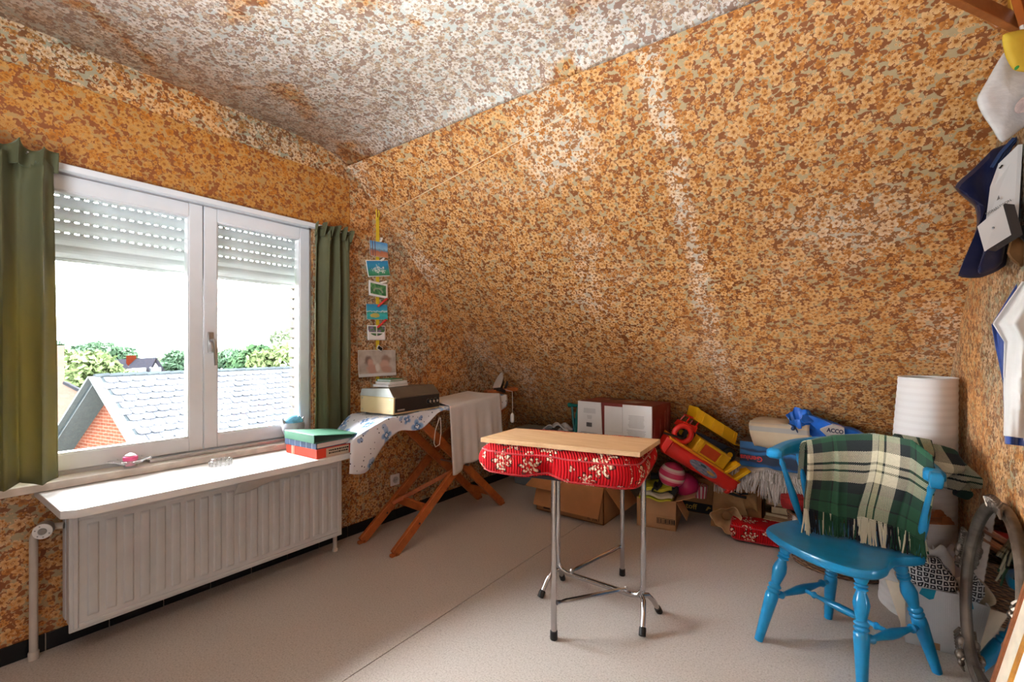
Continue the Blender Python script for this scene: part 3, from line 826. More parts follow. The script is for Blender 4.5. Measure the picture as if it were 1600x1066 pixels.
# pink candle in glass flower
m_clear = M('clear_glass', 'eef2f2', .06, var=0, alpha=.28, spec=.8)
t = thing('candle_holder', 'flower shaped glass holder with a pink candle on the window sill', 'candle', (-2.64, .645, .7135))
obj('glass_cup', B().lathe([(.024, .0), (.026, .004), (.027, .034), (.025, .034), (.024, .006), (.002, .005)], 20), m_clear, t)
pet = B()
for i in range(6):
    a = i * PI / 3 + .3
    c_, s_ = math.cos(a), math.sin(a)
    pet.grid(lambda u, v: Vector(((.027 + .05 * v) * c_ - (u - .5) * .045 * math.sin(PI * min(1, v * .8 + .15)) * s_, (.027 + .05 * v) * s_ + (u - .5) * .045 * math.sin(PI * min(1, v * .8 + .15)) * c_, .018 + .012 * v + .008 * (2 * u - 1) ** 2)), 4, 4)
obj('glass_petals', pet, m_clear, t, solid=.003)
obj('candle_stem', B().lathe([(.019, .008), (.019, .022)], 18), M('pink_wax', 'e8578a', .5, var=.05), t)
obj('candle_top', B().lathe([(.014, .024), (.026, .030), (.028, .040), (.026, .050), (.004, .052)], 20), MATS['pink_wax'], t)
obj('frosted_lid', B().lathe([(.018, .052), (.02, .056), (.010, .062), (.002, .066)], 16), m_white, t)
t = thing('ashtray', 'small round cut-glass ashtray on the white shelf', 'ashtray', (-2.50, .965, SZ))
at = B().lathe([(.040, 0), (.048, .004), (.050, .026), (.046, .030), (.038, .027), (.034, .008), (.002, .007)], 28)
for i in range(16):
    a = i * PI / 8; at.box((.0495 * math.cos(a), .0495 * math.sin(a), .014), (.004, .007, .022), Matrix.Rotation(a, 3, 'Z'))
obj('glass_bowl', at, m_clear, t)

# ---------------- yellow ribbon with cards ----------------
CX = WX + .004
t = thing('ribbon', 'long yellow ribbon hanging on the wall right of the curtain', 'ribbon', (CX, 2.045, 1.0))
m_yel = M('yellow_ribbon', 'd9bc2c', .6, var=.1)
obj('ribbon_band', B().lohi((WX + .0008, 2.031, .93), (WX + .002, 2.059, 2.19)), m_yel, t, world=True, smooth=False)
obj('ribbon_tie', B().tube([(CX, 2.04, 2.185), (CX + .004, 2.030, 2.215), (CX, 2.032, 2.248)], .004, 6).tube([(CX, 2.05, 2.185), (CX + .004, 2.055, 2.215), (CX, 2.052, 2.243)], .004, 6).lathe([(.008, 0), (.008, .012)], 8, (CX, 2.045, 2.178)), m_yel, t, world=True)
def cardmat(name, kind):
    k = N(name); v = k.ob(); q = k.sep(v); y, z = q[1], q[2]
    n1 = k.noise(v, 45, 4); n2 = k.noise(v, 110, 3)
    zz = k.math('ADD', k.math('MULTIPLY_ADD', z, 9.0, .5), k.math('MULTIPLY_ADD', n1, .36, -.18))
    if kind == 0:   # blue sky, ruins and columns
        c = k.ramp(zz, [(0, 'c58a68'), (.32, 'b06a4e'), (.45, '5f89a0'), (.56, '8fc0dc'), (1, '3f8fd0')])
        col_ = k.math('MULTIPLY', k.math('LESS_THAN', k.math('PINGPONG', k.math('ADD', y, .075), .011), .004), k.math('LESS_THAN', y, -.012))
        c = k.mix(k.math('MULTIPLY', col_, .85), c, lin('6a4350'))
    elif kind == 1: # sea and white village
        c = k.ramp(zz, [(0, '2f7d52'), (.3, '3f9a76'), (.5, '2a86a6'), (.75, '2a95c0'), (1, '2f7fb8')])
        r = k.vmath('LENGTH', k.comb(k.math('MULTIPLY', y, 14.), k.math('MULTIPLY', k.math('ADD', z, .008), 24.)))
        c = k.mix(k.math('MULTIPLY', k.math('LESS_THAN', k.math('ADD', r, k.math('MULTIPLY_ADD', n1, 2.2, -1.1)), .62), k.step(n2, .40, .56)), c, lin('e6ece6'))
    elif kind == 2: # green park with an arch
        c = k.ramp(n1, [(.3, '24573a'), (.5, '3f7f4f'), (.7, '7fae74')])
        r = k.vmath('LENGTH', k.comb(k.math('MULTIPLY', y, 22.), k.math('MULTIPLY', k.math('ADD', z, .015), 36.)))
        c = k.mix(k.math('MULTIPLY', k.math('LESS_THAN', k.math('ABSOLUTE', k.math('SUBTRACT', r, .8)), k.math('MULTIPLY', n2, .34)), k.math('GREATER_THAN', z, -.02)), c, lin('8f9c88'))
    elif kind == 3: # turquoise bay with an islet
        c = k.ramp(zz, [(0, '2aa3ae'), (.3, '3fb9b8'), (.47, '2d8f7c'), (.53, 'd6e6e2'), (.6, '35a7c4'), (1, '2b86b4')])
        r = k.vmath('LENGTH', k.comb(k.math('MULTIPLY', k.math('ADD', y, .02), 24.), k.math('MULTIPLY', k.math('ADD', z, .025), 55.)))
        c = k.mix(k.math('LESS_THAN', r, k.math('MULTIPLY_ADD', n1, .8, .5)), c, lin('c3b25e'))
    elif kind == 4: # garden flowers
        c = k.ramp(n1, [(.3, '2c4a30'), (.5, '4f7a46'), (.62, '7a5f8c'), (.75, 'c2a2c8')])
    else:           # soft photo of two bathing children, kept as blurred tones
        c = k.ramp(k.noise(v, 14, 3), [(.3, 'a79c92'), (.7, 'cbc3ba')])
        for (cy, cz, ry, rz_, hx) in ((-.075, .02, .036, .036, '7f6a60'), (-.060, .005, .028, .030, 'c79f90'), (-.045, -.04, .05, .035, 'bd9585'), (.075, .025, .045, .036, '9a7f72'), (.060, -.01, .042, .036, 'c9a596'), (.075, -.045, .05, .025, 'b99484'), (0, -.03, .02, .03, 'd9d3cc')):
            r = k.vmath('LENGTH', k.comb(k.math('DIVIDE', k.math('SUBTRACT', y, cy), ry), k.math('DIVIDE', k.math('SUBTRACT', z, cz), rz_)))
            r = k.math('ADD', r, k.math('MULTIPLY_ADD', n1, .7, -.35))
            c = k.mix(k.math('SUBTRACT', 1., k.step(r, .55, 1.25)), c, lin(hx))
        c = k.mix(k.math('LESS_THAN', z, -.071), c, lin('d9d9da'))
    k.col(c); k.b.inputs['Roughness'].default_value = .35
    return k.m
def card(label, cy, cz, w_, h_, rot, kind, border, curl=0, name='postcard'):
    M4 = Matrix.Translation((CX + .002, cy, cz)) @ Matrix.Rotation(rot, 4, 'X')
    t = thing(name, label, 'postcard' if name == 'postcard' else 'photo', M=M4)
    cx = lambda u, v: .003 + curl * (2 * abs(u - .5)) ** 2 * .5 + curl * (1 - v) ** 2
    obj('card_sheet', B().grid(lambda u, v: Vector((cx(u, v), (u - .5) * w_, (v - .5) * h_)), 10, 8), m_paper, t, solid=.0008)
    bw = w_ - 2 * border; bh = h_ - 2 * border
    if kind == 4:
        for i in (-1, 1):
            for j in (-1, 1):
                obj('picture', B().grid(lambda u, v: Vector((cx(.5, .5) + .0012, i * (bw / 4 + .001) + (u - .5) * (bw / 2 - .006), j * (bh / 4 + .001) + (v - .5) * (bh / 2 - .006))), 4, 4), cardmat('card_print_4_%d%d' % (i, j), 4), t)
    else:
        sx, sy = bw / w_, bh / h_
        obj('picture', B().grid(lambda u, v: Vector((cx(.5 + (u - .5) * sx, .5 + (v - .5) * sy) + .0012, (u - .5) * bw, (v - .5) * bh)), 10, 8), cardmat('card_print_%d' % kind, kind), t)
    return t
card('topmost postcard on the yellow ribbon, red columns under a blue sky', 2.048, 1.966, .156, .107, math.radians(2), 0, .001, .004)
card('second postcard from the top, white village before a blue sea', 2.042, 1.830, .196, .116, math.radians(9), 1, .006, .006)
card('third postcard from the top, white border around a green arch', 2.040, 1.679, .165, .108, math.radians(-4), 2, .016, .012)
card('fourth postcard from the top, turquoise bay with an islet', 2.034, 1.520, .180, .108, math.radians(2), 3, .001, .003)
card('lowest postcard on the ribbon, four small garden pictures', 2.030, 1.372, .158, .105, math.radians(1), 4, .006, .003)
card('large faded photo of two bathing children at the bottom of the ribbon', 2.035, 1.156, .322, .186, math.radians(0), 5, .003, .010, name='photo_print')
m_redclip = M('red_plastic', 'cf3a34', .45)
def peg(label, a, b2, mat, cat='clip', name='clothes_peg', w_=.012):
    t = thing(name, label, cat, a)
    d_ = (Vector(b2) - Vector(a)); L = d_.length
    obj('peg_half', B().bar((0, 0, 0), d_, w_, .005, (1, 0, 0)), mat, t, bevel=.001)
    obj('peg_half', B().bar((.006, 0, 0), d_ + Vector((.010, 0, 0)), w_, .005, (1, 0, 0)), mat, t, bevel=.001)
    obj('spring', B().lathe([(.005, -.007), (.005, .007)], 8, d_ * .45 + Vector((.004, 0, 0)), d_.cross(Vector((1, 0, 0)))), m_steel, t)
peg('red peg holding the turquoise bay card', (CX + .016, 2.03, 1.557), (CX + .02, 2.105, 1.620), m_redclip)
peg('red peg holding the four-picture card', (CX + .016, 2.03, 1.410), (CX + .02, 2.098, 1.468), m_redclip)
m_whiteclip = M('white_peg', 'e3ded6', .5)
peg('small white peg on the topmost postcard', (CX + .016, 2.052, 2.02), (CX + .018, 2.062, 2.048), m_whiteclip)
peg('small white peg on the sea village card', (CX + .016, 2.058, 1.885), (CX + .018, 2.080, 1.905), m_whiteclip)
peg('small white peg on the green arch card', (CX + .018, 2.055, 1.728), (CX + .02, 2.100, 1.742), m_whiteclip)
t = thing('magnet_clip', 'black and white square clip above the large faded photo', 'clip', M=Matrix.Translation((CX + .014, 2.050, 1.262)) @ Matrix.Rotation(math.radians(-28), 4, 'X'))
obj('clip_border', B().lohi((0, -.024, -.016), (.004, .024, .016)), m_whiteclip, t, bevel=.002)
obj('clip_face', B().lohi((.004, -.019, -.011), (.0055, .019, .011)), m_black, t, smooth=False)
# wall socket
t = thing('wall_socket', 'white square wall socket low on the wall behind the ironing board', 'socket', (WX, 2.197, .292))
obj('cover_plate', B().lohi((0, -.041, -.041), (.010, .041, .041)), m_white, t, bevel=.004)
obj('socket_ring', B().lathe([(.024, .009), (.024, .014), (.020, .014), (.019, .011), (.001, .0105)], 20, (0, 0, 0), (1, 0, 0)), M('socket_grey', 'b5b4b2', .4), t)
obj('socket_pin_hole', B().lathe([(.0025, .0105), (.0025, .0125)], 8, (0, -.008, 0), (1, 0, 0)).lathe([(.0025, .0105), (.0025, .0125)], 8, (0, .008, 0), (1, 0, 0)), m_black, t)
# clothes line across the room, gable to ceiling hook
p0 = Vector((WX + .01, 2.085, 2.215)); p1 = Vector((-.075, 1.60, 2.56))
rr = ray(1150, 34); k_ = (SY - .02 - CH) / (rr.z + rr.y); p1 = rr * k_ + Vector((0, 0, CH))
t = thing('clothes_line', 'thin pale string stretched from the window wall across the slope', 'string', p0)
obj('cord', B().tube([p0.lerp(p1, i / 12) for i in range(13)], .0022, 5), M('cord_beige', 'e8cda6', .8, var=.05), t, world=True)
obj('hook', B().tube([(WX, 2.085, 2.21), (WX + .012, 2.085, 2.21), (WX + .014, 2.085, 2.222)], .002, 6).tube([p1 + Vector((0, 0, .016)), p1 + Vector((0, 0, 0)), p1 + Vector((-.006, .006, -.003))], .002, 6), m_steel, t, world=True)

# ---------------- ironing board ----------------
t = thing('ironing_board', 'orange wooden ironing board on crossed legs along the window wall', 'ironing board', (-2.37, 2.35, 0))
X0, X1 = -2.53, -2.21
def bz(y): return .835 + (y - 1.75) * .040
def leg(x, ya, yb, zb):
    return B().bar((x, ya, .012), (x, yb, zb), .026, .060, (0, 1, 0)).lohi((x - .013, ya - .025, 0.001), (x + .013, ya + .025, .02))
for x in (-2.525, -2.205): obj('leg', leg(x, 1.795, 2.93, bz(2.93) - .04), m_orangewood, t, world=True, bevel=.004)
for x in (-2.485, -2.245): obj('leg', leg(x, 2.92, 2.02, bz(2.02) - .04), m_orangewood, t, world=True, bevel=.004)
zf = lambda y: (y - 1.795) / (2.93 - 1.795) * (bz(2.93) - .05)
obj('stretcher', B().bar((-2.53, 2.085, zf(2.085)), (-2.20, 2.085, zf(2.085) - .01), .022, .055), m_orangewood, t, world=True, bevel=.003)
obj('stretcher', B().bar((-2.485, 2.79, .13), (-2.245, 2.79, .13), .022, .05), m_orangewood, t, world=True, bevel=.003)
obj('brace', B().bar((-2.505, 2.03, zf(2.03) + .03), (-2.225, 2.31, zf(2.31) + .02), .020, .028), m_orangewood, t, world=True, bevel=.003)
obj('pivot_bolt', B().tube([(-2.54, 2.46, .42), (-2.19, 2.46, .42)], .007, 8), m_steel, t, world=True)
for x in (-2.191, -2.511): obj('peg_hole', B().lathe([(.007, 0), (.006, .0012)], 10, (x, 1.99, zf(1.99)), (1, 0, 0)), m_black, t, world=True)
obj('board', B().hexa([(X0, 1.72, bz(1.72) - .022), (X1, 1.72, bz(1.72) - .022), (X1, 2.96, bz(2.96) - .022), (X0, 2.96, bz(2.96) - .022)], [(X0, 1.72, bz(1.72)), (X1, 1.72, bz(1.72)), (X1, 2.96, bz(2.96)), (X0, 2.96, bz(2.96))]), m_orangewood, t, world=True, bevel=.003)
obj('iron_rest', B().bar((-2.44, 2.95, bz(2.95) + .012), (-2.30, 3.19, bz(3.1) + .026), .10, .030), m_orangewood, t, world=True, bevel=.004)
def cover_mat():
    k = N('ironing_cover_print'); uv = k.uv()
    Fw = k.flower(uv, 7.5, 3, 4, .34, .55, depth=.5, soft=.2); G = k.flower(uv, 13, 8, 2, .34, .5, depth=.5); Dd = k.flower(uv, 30, 5, 1, .13, .35, depth=0, soft=.2)
    c = k.mix(k.noise(uv, 6, 2), lin('e6e8ee'), lin('d6dae4'))
    ed = k.mix(k.step(Fw[1], .3, .8), lin('2b5c9a'), lin('86aedb'))
    c = k.mix(Fw[0], c, k.mix(k.math('LESS_THAN', Fw[1], .32), ed, lin('dfe6f2')))
    c = k.mix(k.math('MULTIPLY', G[0], .8), c, k.mix(G[3][1], lin('3f73b4'), lin('a9c3e4')))
    c = k.mix(Dd[0], c, lin('23324c'))
    k.col(c); k.b.inputs['Roughness'].default_value = .85; return k.m
def cov(u, v):
    # u along the board, v across: wall edge, top, front edge and hanging hem
    y = 1.50 + u * 1.42
    end = max(0, 1 - (y - 1.50) / .24)
    drop = .055 + .035 * math.sin(u * 7 + .5) + .02 * math.sin(u * 23) + .075 * max(0, 1 - abs(u - .08) / .16)
    if v < .2: x = X0 - .012; z = bz(y) + .004 - .05 * (1 - v / .2)
    elif v < .7: x = X0 - .012 + (X1 - X0 + .03) * (v - .2) / .5; z = bz(y) + .006
    else:
        s_ = (v - .7) / .3; x = X1 + .018 + .014 * math.sin(s_ * 2 + u * 14) * s_; z = bz(y) + .006 - drop * s_ * 1.25
    z -= end ** 1.4 * .13 * (1 + .35 * math.sin(v * 6)) ; x += end * .02 * math.sin(v * 9)
    return Vector((x, y + .035 * end * math.sin(v * 5), z + .003 * math.sin(u * 40 + v * 9)))
obj('cover', B().grid(cov, 60, 30), cover_mat(), t, world=True, solid=.003, angle=80, label='white cover printed with blue flowers, drooping off the near end')
obj('tape_loop', B().tube([(X1 + .03, 2.10 + .055, .80), (X1 + .032, 2.115, .72), (X1 + .034, 2.10, .64), (X1 + .034, 2.085 + .03, .612), (X1 + .034, 2.15, .622), (X1 + .034, 2.165, .70), (X1 + .03, 2.165, .80)], .0028, 6), M('cord_white', 'd9cfc4', .8), t, world=True)
obj('iron_flex', B().tube([(-2.235, 2.955, .925), (-2.20, 3.0, .91), (-2.20, 3.005, .80), (-2.2, 3.0, .72)], .0022, 6), MATS['cord_white'], t, world=True)
obj('flex_plug', B().lathe([(.006, 0), (.016, .008), (.017, .06), (.011, .074), (.004, .08)], 12, (-2.2, 3.0, .655)), m_white, t, world=True)
# radio / record player box
t = thing('radio', 'cream and black vintage radio with three knobs on the ironing board', 'radio', (-2.36, 1.98, bz(1.98) + .0125), math.radians(4))
hx, hy = .150, .205; h1, h2 = .104, .160
R_ = Matrix.Rotation(math.atan(.04), 4, 'X')
sb = B().hexa([(-hx, -hy, 0), (hx, -hy, 0), (hx, hy, 0), (-hx, hy, 0)], [(-hx, -hy, h1), (hx + .004, -hy, h1), (hx + .004, hy, h1), (-hx, hy, h1)])
m_cream = M('cream_case', 'd8bf90', .5, var=.05)
obj('case', sb, m_cream, t, bevel=.004)
obj('lid', B().hexa([(-hx, -hy, h1 + .001), (hx + .004, -hy, h1 + .001), (hx + .004, hy, h1 + .001), (-hx, hy, h1 + .001)], [(-hx + .01, -hy + .006, h2 - .012), (hx - .045, -hy + .006, h2), (hx - .045, hy - .006, h2), (-hx + .01, hy - .006, h2 - .012)]), M('lid_grey', '6a6155', .45, .3, var=.1), t, bevel=.003)
obj('lid_end', B().hexa([(-hx, -hy - .002, h1 + .001), (hx + .002, -hy - .002, h1 + .001), (hx + .002, -hy + .004, h1 + .001), (-hx, -hy + .004, h1 + .001)], [(-hx + .01, -hy + .003, h2 - .013), (hx - .046, -hy + .003, h2 - .001), (hx - .046, -hy + .007, h2 - .001), (-hx + .01, -hy + .007, h2 - .013)]), M('lid_pale', 'b9bcb6', .5), t)
obj('front_panel', B().lohi((hx, -hy + .008, .012), (hx + .006, hy - .004, h1 - .004)), M('radio_black', '2a2420', .4), t, bevel=.002)
obj('trim_bar', B().lohi((hx + .002, -hy + .008, h1 - .006), (hx + .009, hy - .004, h1 + .004)), M('trim_metal', '8a7c6c', .35, .7), t, bevel=.001)
for i in range(3):
    kb = obj('knob', B().lathe([(.0150, 0), (.0150, .008), (.0120, .010), (.0112, .020), (.002, .021)], 18, (hx + .005, .090 + i * .034, .057), (1, 0, 0)), m_black, t)
    obj('knob_cap', B().lathe([(.0090, 0), (.0085, .003), (.001, .0035)], 14, (hx + .0255, .090 + i * .034, .057), (1, 0, 0)), M('knob_metal', 'd2c2b4', .3, .8), kb)
    obj('knob_ring', B().lathe([(.0185, 0), (.0185, .003), (.0165, .003), (.0165, 0)], 20, (hx + .0055, .090 + i * .034, .057), (1, 0, 0), caps=False), MATS['trim_metal'], kb)
obj('name_plate', B().lohi((hx + .006, -hy + .025, .022), (hx + .0075, -hy + .085, .031)), MATS['knob_metal'], t, smooth=False)
for y_, z_ in ((-.13, .02), (.12, .02), (-.13, .09), (.12, .09)): obj('screw', B().lathe([(.005, 0), (.004, .0015)], 8, (y_, -hy, z_), (0, -1, 0)), m_steel, t)
for sx in (-1, 1):
    for sy in (-1, 1): obj('foot', B().lathe([(.012, -.010), (.013, 0)], 10, (sx * .12, sy * .17, 0)), m_black, t)
RT = bz(1.98) + .0125 + h2
book('book', 'white paperback at the bottom of the small stack on the radio', 'book', (-2.395, 1.93, RT - .002), .13, .20, .016, math.radians(10), m_white, .0015)
book('book', 'white case in the middle of the small stack on the radio', 'book', (-2.405, 1.945, RT + .0145), .125, .17, .016, math.radians(6), m_white, .0015)
book('book', 'green covered book on top of the small stack on the radio', 'book', (-2.412, 1.935, RT + .031), .11, .14, .014, math.radians(14), M('bright_green', '1f8a55', .45), .0025)
# white cloth over the far half of the board
def tw(u, v):
    y = 2.235 + u * .56; ze = bz(y)
    if v < .35: x = X0 + .03 + (X1 - X0 + .015) * (v / .35); z = ze + .016 + .022 * math.sin(u * 5 + 1) * math.sin(v / .35 * PI) + .02 * u
    else:
        s_ = (v - .35) / .65
        x = X1 + .045 + .012 * math.sin(u * 19) * s_ + .006 * math.sin(u * 43 + 1) * s_; z = ze + .014 + .012 * u - s_ * (.475 - .12 * u + .01 * math.sin(u * 19))
        y += .028 * s_ * (1 - u) + .03 * u * s_
    return Vector((x, y, z))
tag(obj('ironing_cloth', B().grid(tw, 40, 44), cloth('white_cotton', 'd6d0cc', .06), solid=.004, angle=80), 'plain white cloth hanging over the far half of the ironing board', 'cloth')
def crump(u, v):
    return Vector((X0 + .04 + .20 * v, 2.20 + .12 * u + .02 * math.sin(v * 7), bz(2.2) + .02 + .045 * math.sin(PI * v) * math.sin(PI * (.1 + .8 * u)) + .012 * math.sin(v * 15 + u * 9)))
tag(obj('crumpled_cloth', B().grid(crump, 14, 14), MATS['white_cotton'], solid=.004, angle=80), 'small crumpled white cloth between the radio and the hanging cloth', 'cloth')
# iron standing on its heel, pointing up
Mi = Matrix.Translation((-2.36, 3.0, bz(3.0) + .045)) @ Matrix.Rotation(math.radians(-32), 4, 'X') @ Matrix.Rotation(math.radians(-12), 4, 'Z') @ Matrix.Scale(.8, 4)
t = thing('iron', 'old black and chrome clothes iron standing on end at the far board tip', 'iron', M=Mi)
so = [(-.055, 0, 0), (.055, 0, 0), (.055, 0, .06), (.045, 0, .12), (.02, 0, .17), (0, 0, .19), (-.02, 0, .17), (-.045, 0, .12), (-.055, 0, .06)]
obj('soleplate', B().prism(so, (0, -.014, 0)), m_sole, t, bevel=.002)
obj('body', B().hexa([(-.05, .001, .005), (.05, .001, .005), (.048, .001, .10), (0, .001, .165), (-.048, .001, .10)], [(-.035, .045, .012), (.035, .045, .012), (.032, .045, .09), (0, .040, .135), (-.032, .045, .09)]), M('iron_shell', '2a2b30', .25, .6), t, bevel=.003)
obj('handle', B().tube([(0, .04, .03), (0, .085, .020), (0, .105, .03), (0, .108, .10), (0, .10, .135)], [.012, .013, .014, .013, .010], 10), m_black, t)
obj('handle_strip', B().lohi((-.006, .118, .03), (.006, .123, .13)), m_chrome, t, bevel=.001)
obj('heel', B().hexa([(-.05, .0, -.03), (.05, 0, -.03), (.05, .09, -.01), (-.05, .09, -.01)], [(-.05, .0, .006), (.05, 0, .006), (.04, .09, .022), (-.04, .09, .022)]), m_black, t, bevel=.003)
# ---------------- red cushion fabric ----------------
def redfabric(name, axis):
    k = N(name); v = k.ob(); q = k.sep(v)
    ribs = k.math('SINE', k.math('MULTIPLY', axis(k, q), 2 * PI / .0125))
    uv = k.uv()
    Fa = k.flower(uv, 9.0, 2, 7, .50, .60, depth=.72); Fb = k.flower(uv, 15, 7, 3, .34, .40, depth=.6)
    c = k.mix(k.step(ribs, -1, .2), lin('8c0a10'), lin('c40f18'))
    c = k.mix(k.math('MULTIPLY', k.noise(v, 9, 3), .25), c, lin('9c0d14'))
    vein = k.noise(uv, 85, 1, .5)
    for Fx in (Fa, Fb):
        edge = k.mix(k.step(Fx[1], .75, .9), k.mix(k.step(vein, .47, .53), lin('dcc3a6'), lin('a82a26')), lin('3a1a16'))
        c = k.mix(k.math('MULTIPLY', Fx[0], k.math('GREATER_THAN', Fx[1], .22)), c, edge)
    k.col(c); k.b.inputs['Roughness'].default_value = .95; k.b.inputs['Specular IOR Level'].default_value = .15; k.bump(ribs, .55, .003); return k.m
m_redx = redfabric('red_corduroy', lambda k, q: k.math('ADD', q[0], k.math('MULTIPLY', q[1], .6)))
m_piping = cloth('red_piping', 'b3141c')
def cushion(name, label, M4, hx, hy, hz, pn=(26, 20, 8), dents=(), bulge=.06, cat='cushion', seed=1, sag=0.0):
    t = thing(name, label, cat, M=M4)
    def f(x, y, z):
        e = 1 - .10 * abs(x) ** 8 * abs(y) ** 8
        sx = hx * (1 - .05 * z * z - .0 * abs(y)) * (1 + bulge * (1 - z * z) * .5)
        sy = hy * (1 - .06 * z * z) * (1 + bulge * (1 - z * z) * .5)
        px, py = x * e * sx, y * e * sy
        rim = max(abs(x), abs(y))
        pz = hz * z * (1 - .13 * rim ** 6) - sag * rim ** 5
        p = Vector((px, py, pz))
        for (dx, dy, dz, r, dep) in dents:
            dd = (Vector((dx, dy, dz)) - p).length
            if dd < r: p += Vector((0, dep * (1 - dd / r) ** 2 * (1 if dy < 0 else -1), dep * .6 * (1 - dd / r) ** 2 * (1 if dz < 0 else -1)))
        p += Vector((0, 0, .35 * hz * .22 * noise.noise(Vector((px * 6, py * 6, seed)))))
        return p
    obj('cushion_cover', B().soft(f, pn), m_redx, t, angle=75)
    for zz in (.72, -.86):
        pts = []
        for i in range(60):
            a = i / 60 * 4; s_ = int(a); u = 2 * (a - s_) - 1
            x, y = ((u, -1), (1, u), (-u, 1), (-1, -u))[s_]
            p = f(x, y, zz); pts.append(p * 1.004)
        obj('piping', B().tube(pts, .0035, 6, closed=True), m_piping, t)
    return t

# ---------------- folding table with cushion and board ----------------
t = thing('folding_table', 'folding table with black top and chrome tube legs on rubber feet', 'table', (-1.0, 2.04, 0))
A, C_, Bl, D = Vector((-1.018, 1.692, 0)), Vector((-1.0, 2.395, 0)), Vector((-1.205, 2.045, 0)), Vector((-.752, 2.045, 0))
TZ = .690
def upz(p, z): return Vector((p.x, p.y, z))
for p in (A, C_):
    lg = obj('leg', B().tube([upz(p, .02), upz(p, TZ)], .0125, 12), m_chrome, t, world=True)
    obj('rubber_foot', B().lathe([(.0155, .0005), (.017, .004), (.016, .036), (.0135, .038)], 14, p), m_black, lg, world=True)
pB, pD = upz(Bl, .105), upz(D, .105)
path = [upz(Bl, TZ), upz(Bl, .17), Bl + Vector((.004, 0, .14)), Bl + Vector((.025, .0, .115)), Bl + Vector((.06, 0, .107)), D + Vector((-.06, 0, .107)), D + Vector((-.025, 0, .115)), D + Vector((-.004, 0, .14)), upz(D, .17), upz(D, TZ)]
obj('bent_frame', B().tube(path, .0125, 12), m_chrome, t, world=True)
for p, s_ in ((Bl, -1), (D, 1)):
    for yy in (-1, 1):
        e = p + Vector((s_ * .035, yy * .105 + (.0), .018))
        st = obj('foot_stub', B().tube([p + Vector((-s_ * .010, 0, .118)), p + Vector((s_ * .012, yy * .03, .112)), p + Vector((s_ * .025, yy * .065, .075)), e], .0115, 10), m_chrome, t, world=True)
        dv = (e - (p + Vector((s_ * .025, yy * .065, .075)))).normalized()
        obj('rubber_foot', B().lathe([(.0145, -.018), (.016, -.01), (.0155, .016), (.010, .018)], 12, e, dv), m_black, st, world=True)
def flat_bar(a, b2):
    q = B().tube([a, a.lerp(b2, .06), a.lerp(b2, .12), a.lerp(b2, .9), a.lerp(b2, .96), b2], [.011, .007, .010, .010, .007, .009], 8); return q
obj('cross_bar', flat_bar(upz(A, .16) + Vector((.012, .005, 0)), Vector((-.835, 2.045, .125))), m_chrome, t, world=True)
obj('cross_bar', flat_bar(upz(C_, .16) + Vector((-.01, -.005, 0)), Vector((-1.125, 2.045, .125))), m_chrome, t, world=True)
for x in (-.835, -1.125): obj('pivot_bolt', B().lathe([(.009, 0), (.009, .014), (.004, .02)], 10, (x, 2.045, .118)), m_steel, t, world=True)
TA = math.radians(11)
TM = Matrix.Translation((-1.035, 1.90, TZ)) @ Matrix.Rotation(TA, 4, 'Z')
def tl(x, y, z): return TM @ Vector((x, y, z))
TQ = [tl(-.30, -.225, 0), tl(.285, -.225, 0), tl(.285, .50, 0), tl(-.30, .50, 0)]
obj('table_top', B().hexa(TQ, [p + Vector((0, 0, .018)) for p in TQ]), M('table_black', '201d1e', .5), t, world=True, bevel=.003)
cushion('seat_cushion', 'plump red floral corduroy cushion lying on the folding table', Matrix.Translation((-1.042, 1.873, .773)) @ Matrix.Rotation(TA, 4, 'Z'), .362, .256, .066, (44, 34, 10), dents=((-.03, -.266, -.045, .13, .05), (.2, -.256, .06, .1, .012), (-.2, .1, .06, .15, .01)), sag=.016)
bq = [tuple(onZ(x_, y_, .853)[:2]) for x_, y_ in ((751, 684), (1000, 707), (1031.6, 686.4), (806, 669))]
bd = B().hexa([(x, y, .833) for x, y in bq], [(x, y, .853) for x, y in bq])
tag(obj('wooden_board', bd, wood('pale_beech', 'd9b48a', 'c69a6c', 14, (1.5, 10, 10), .4), bevel=.0015), 'pale beech board lying on the red cushion', 'board')

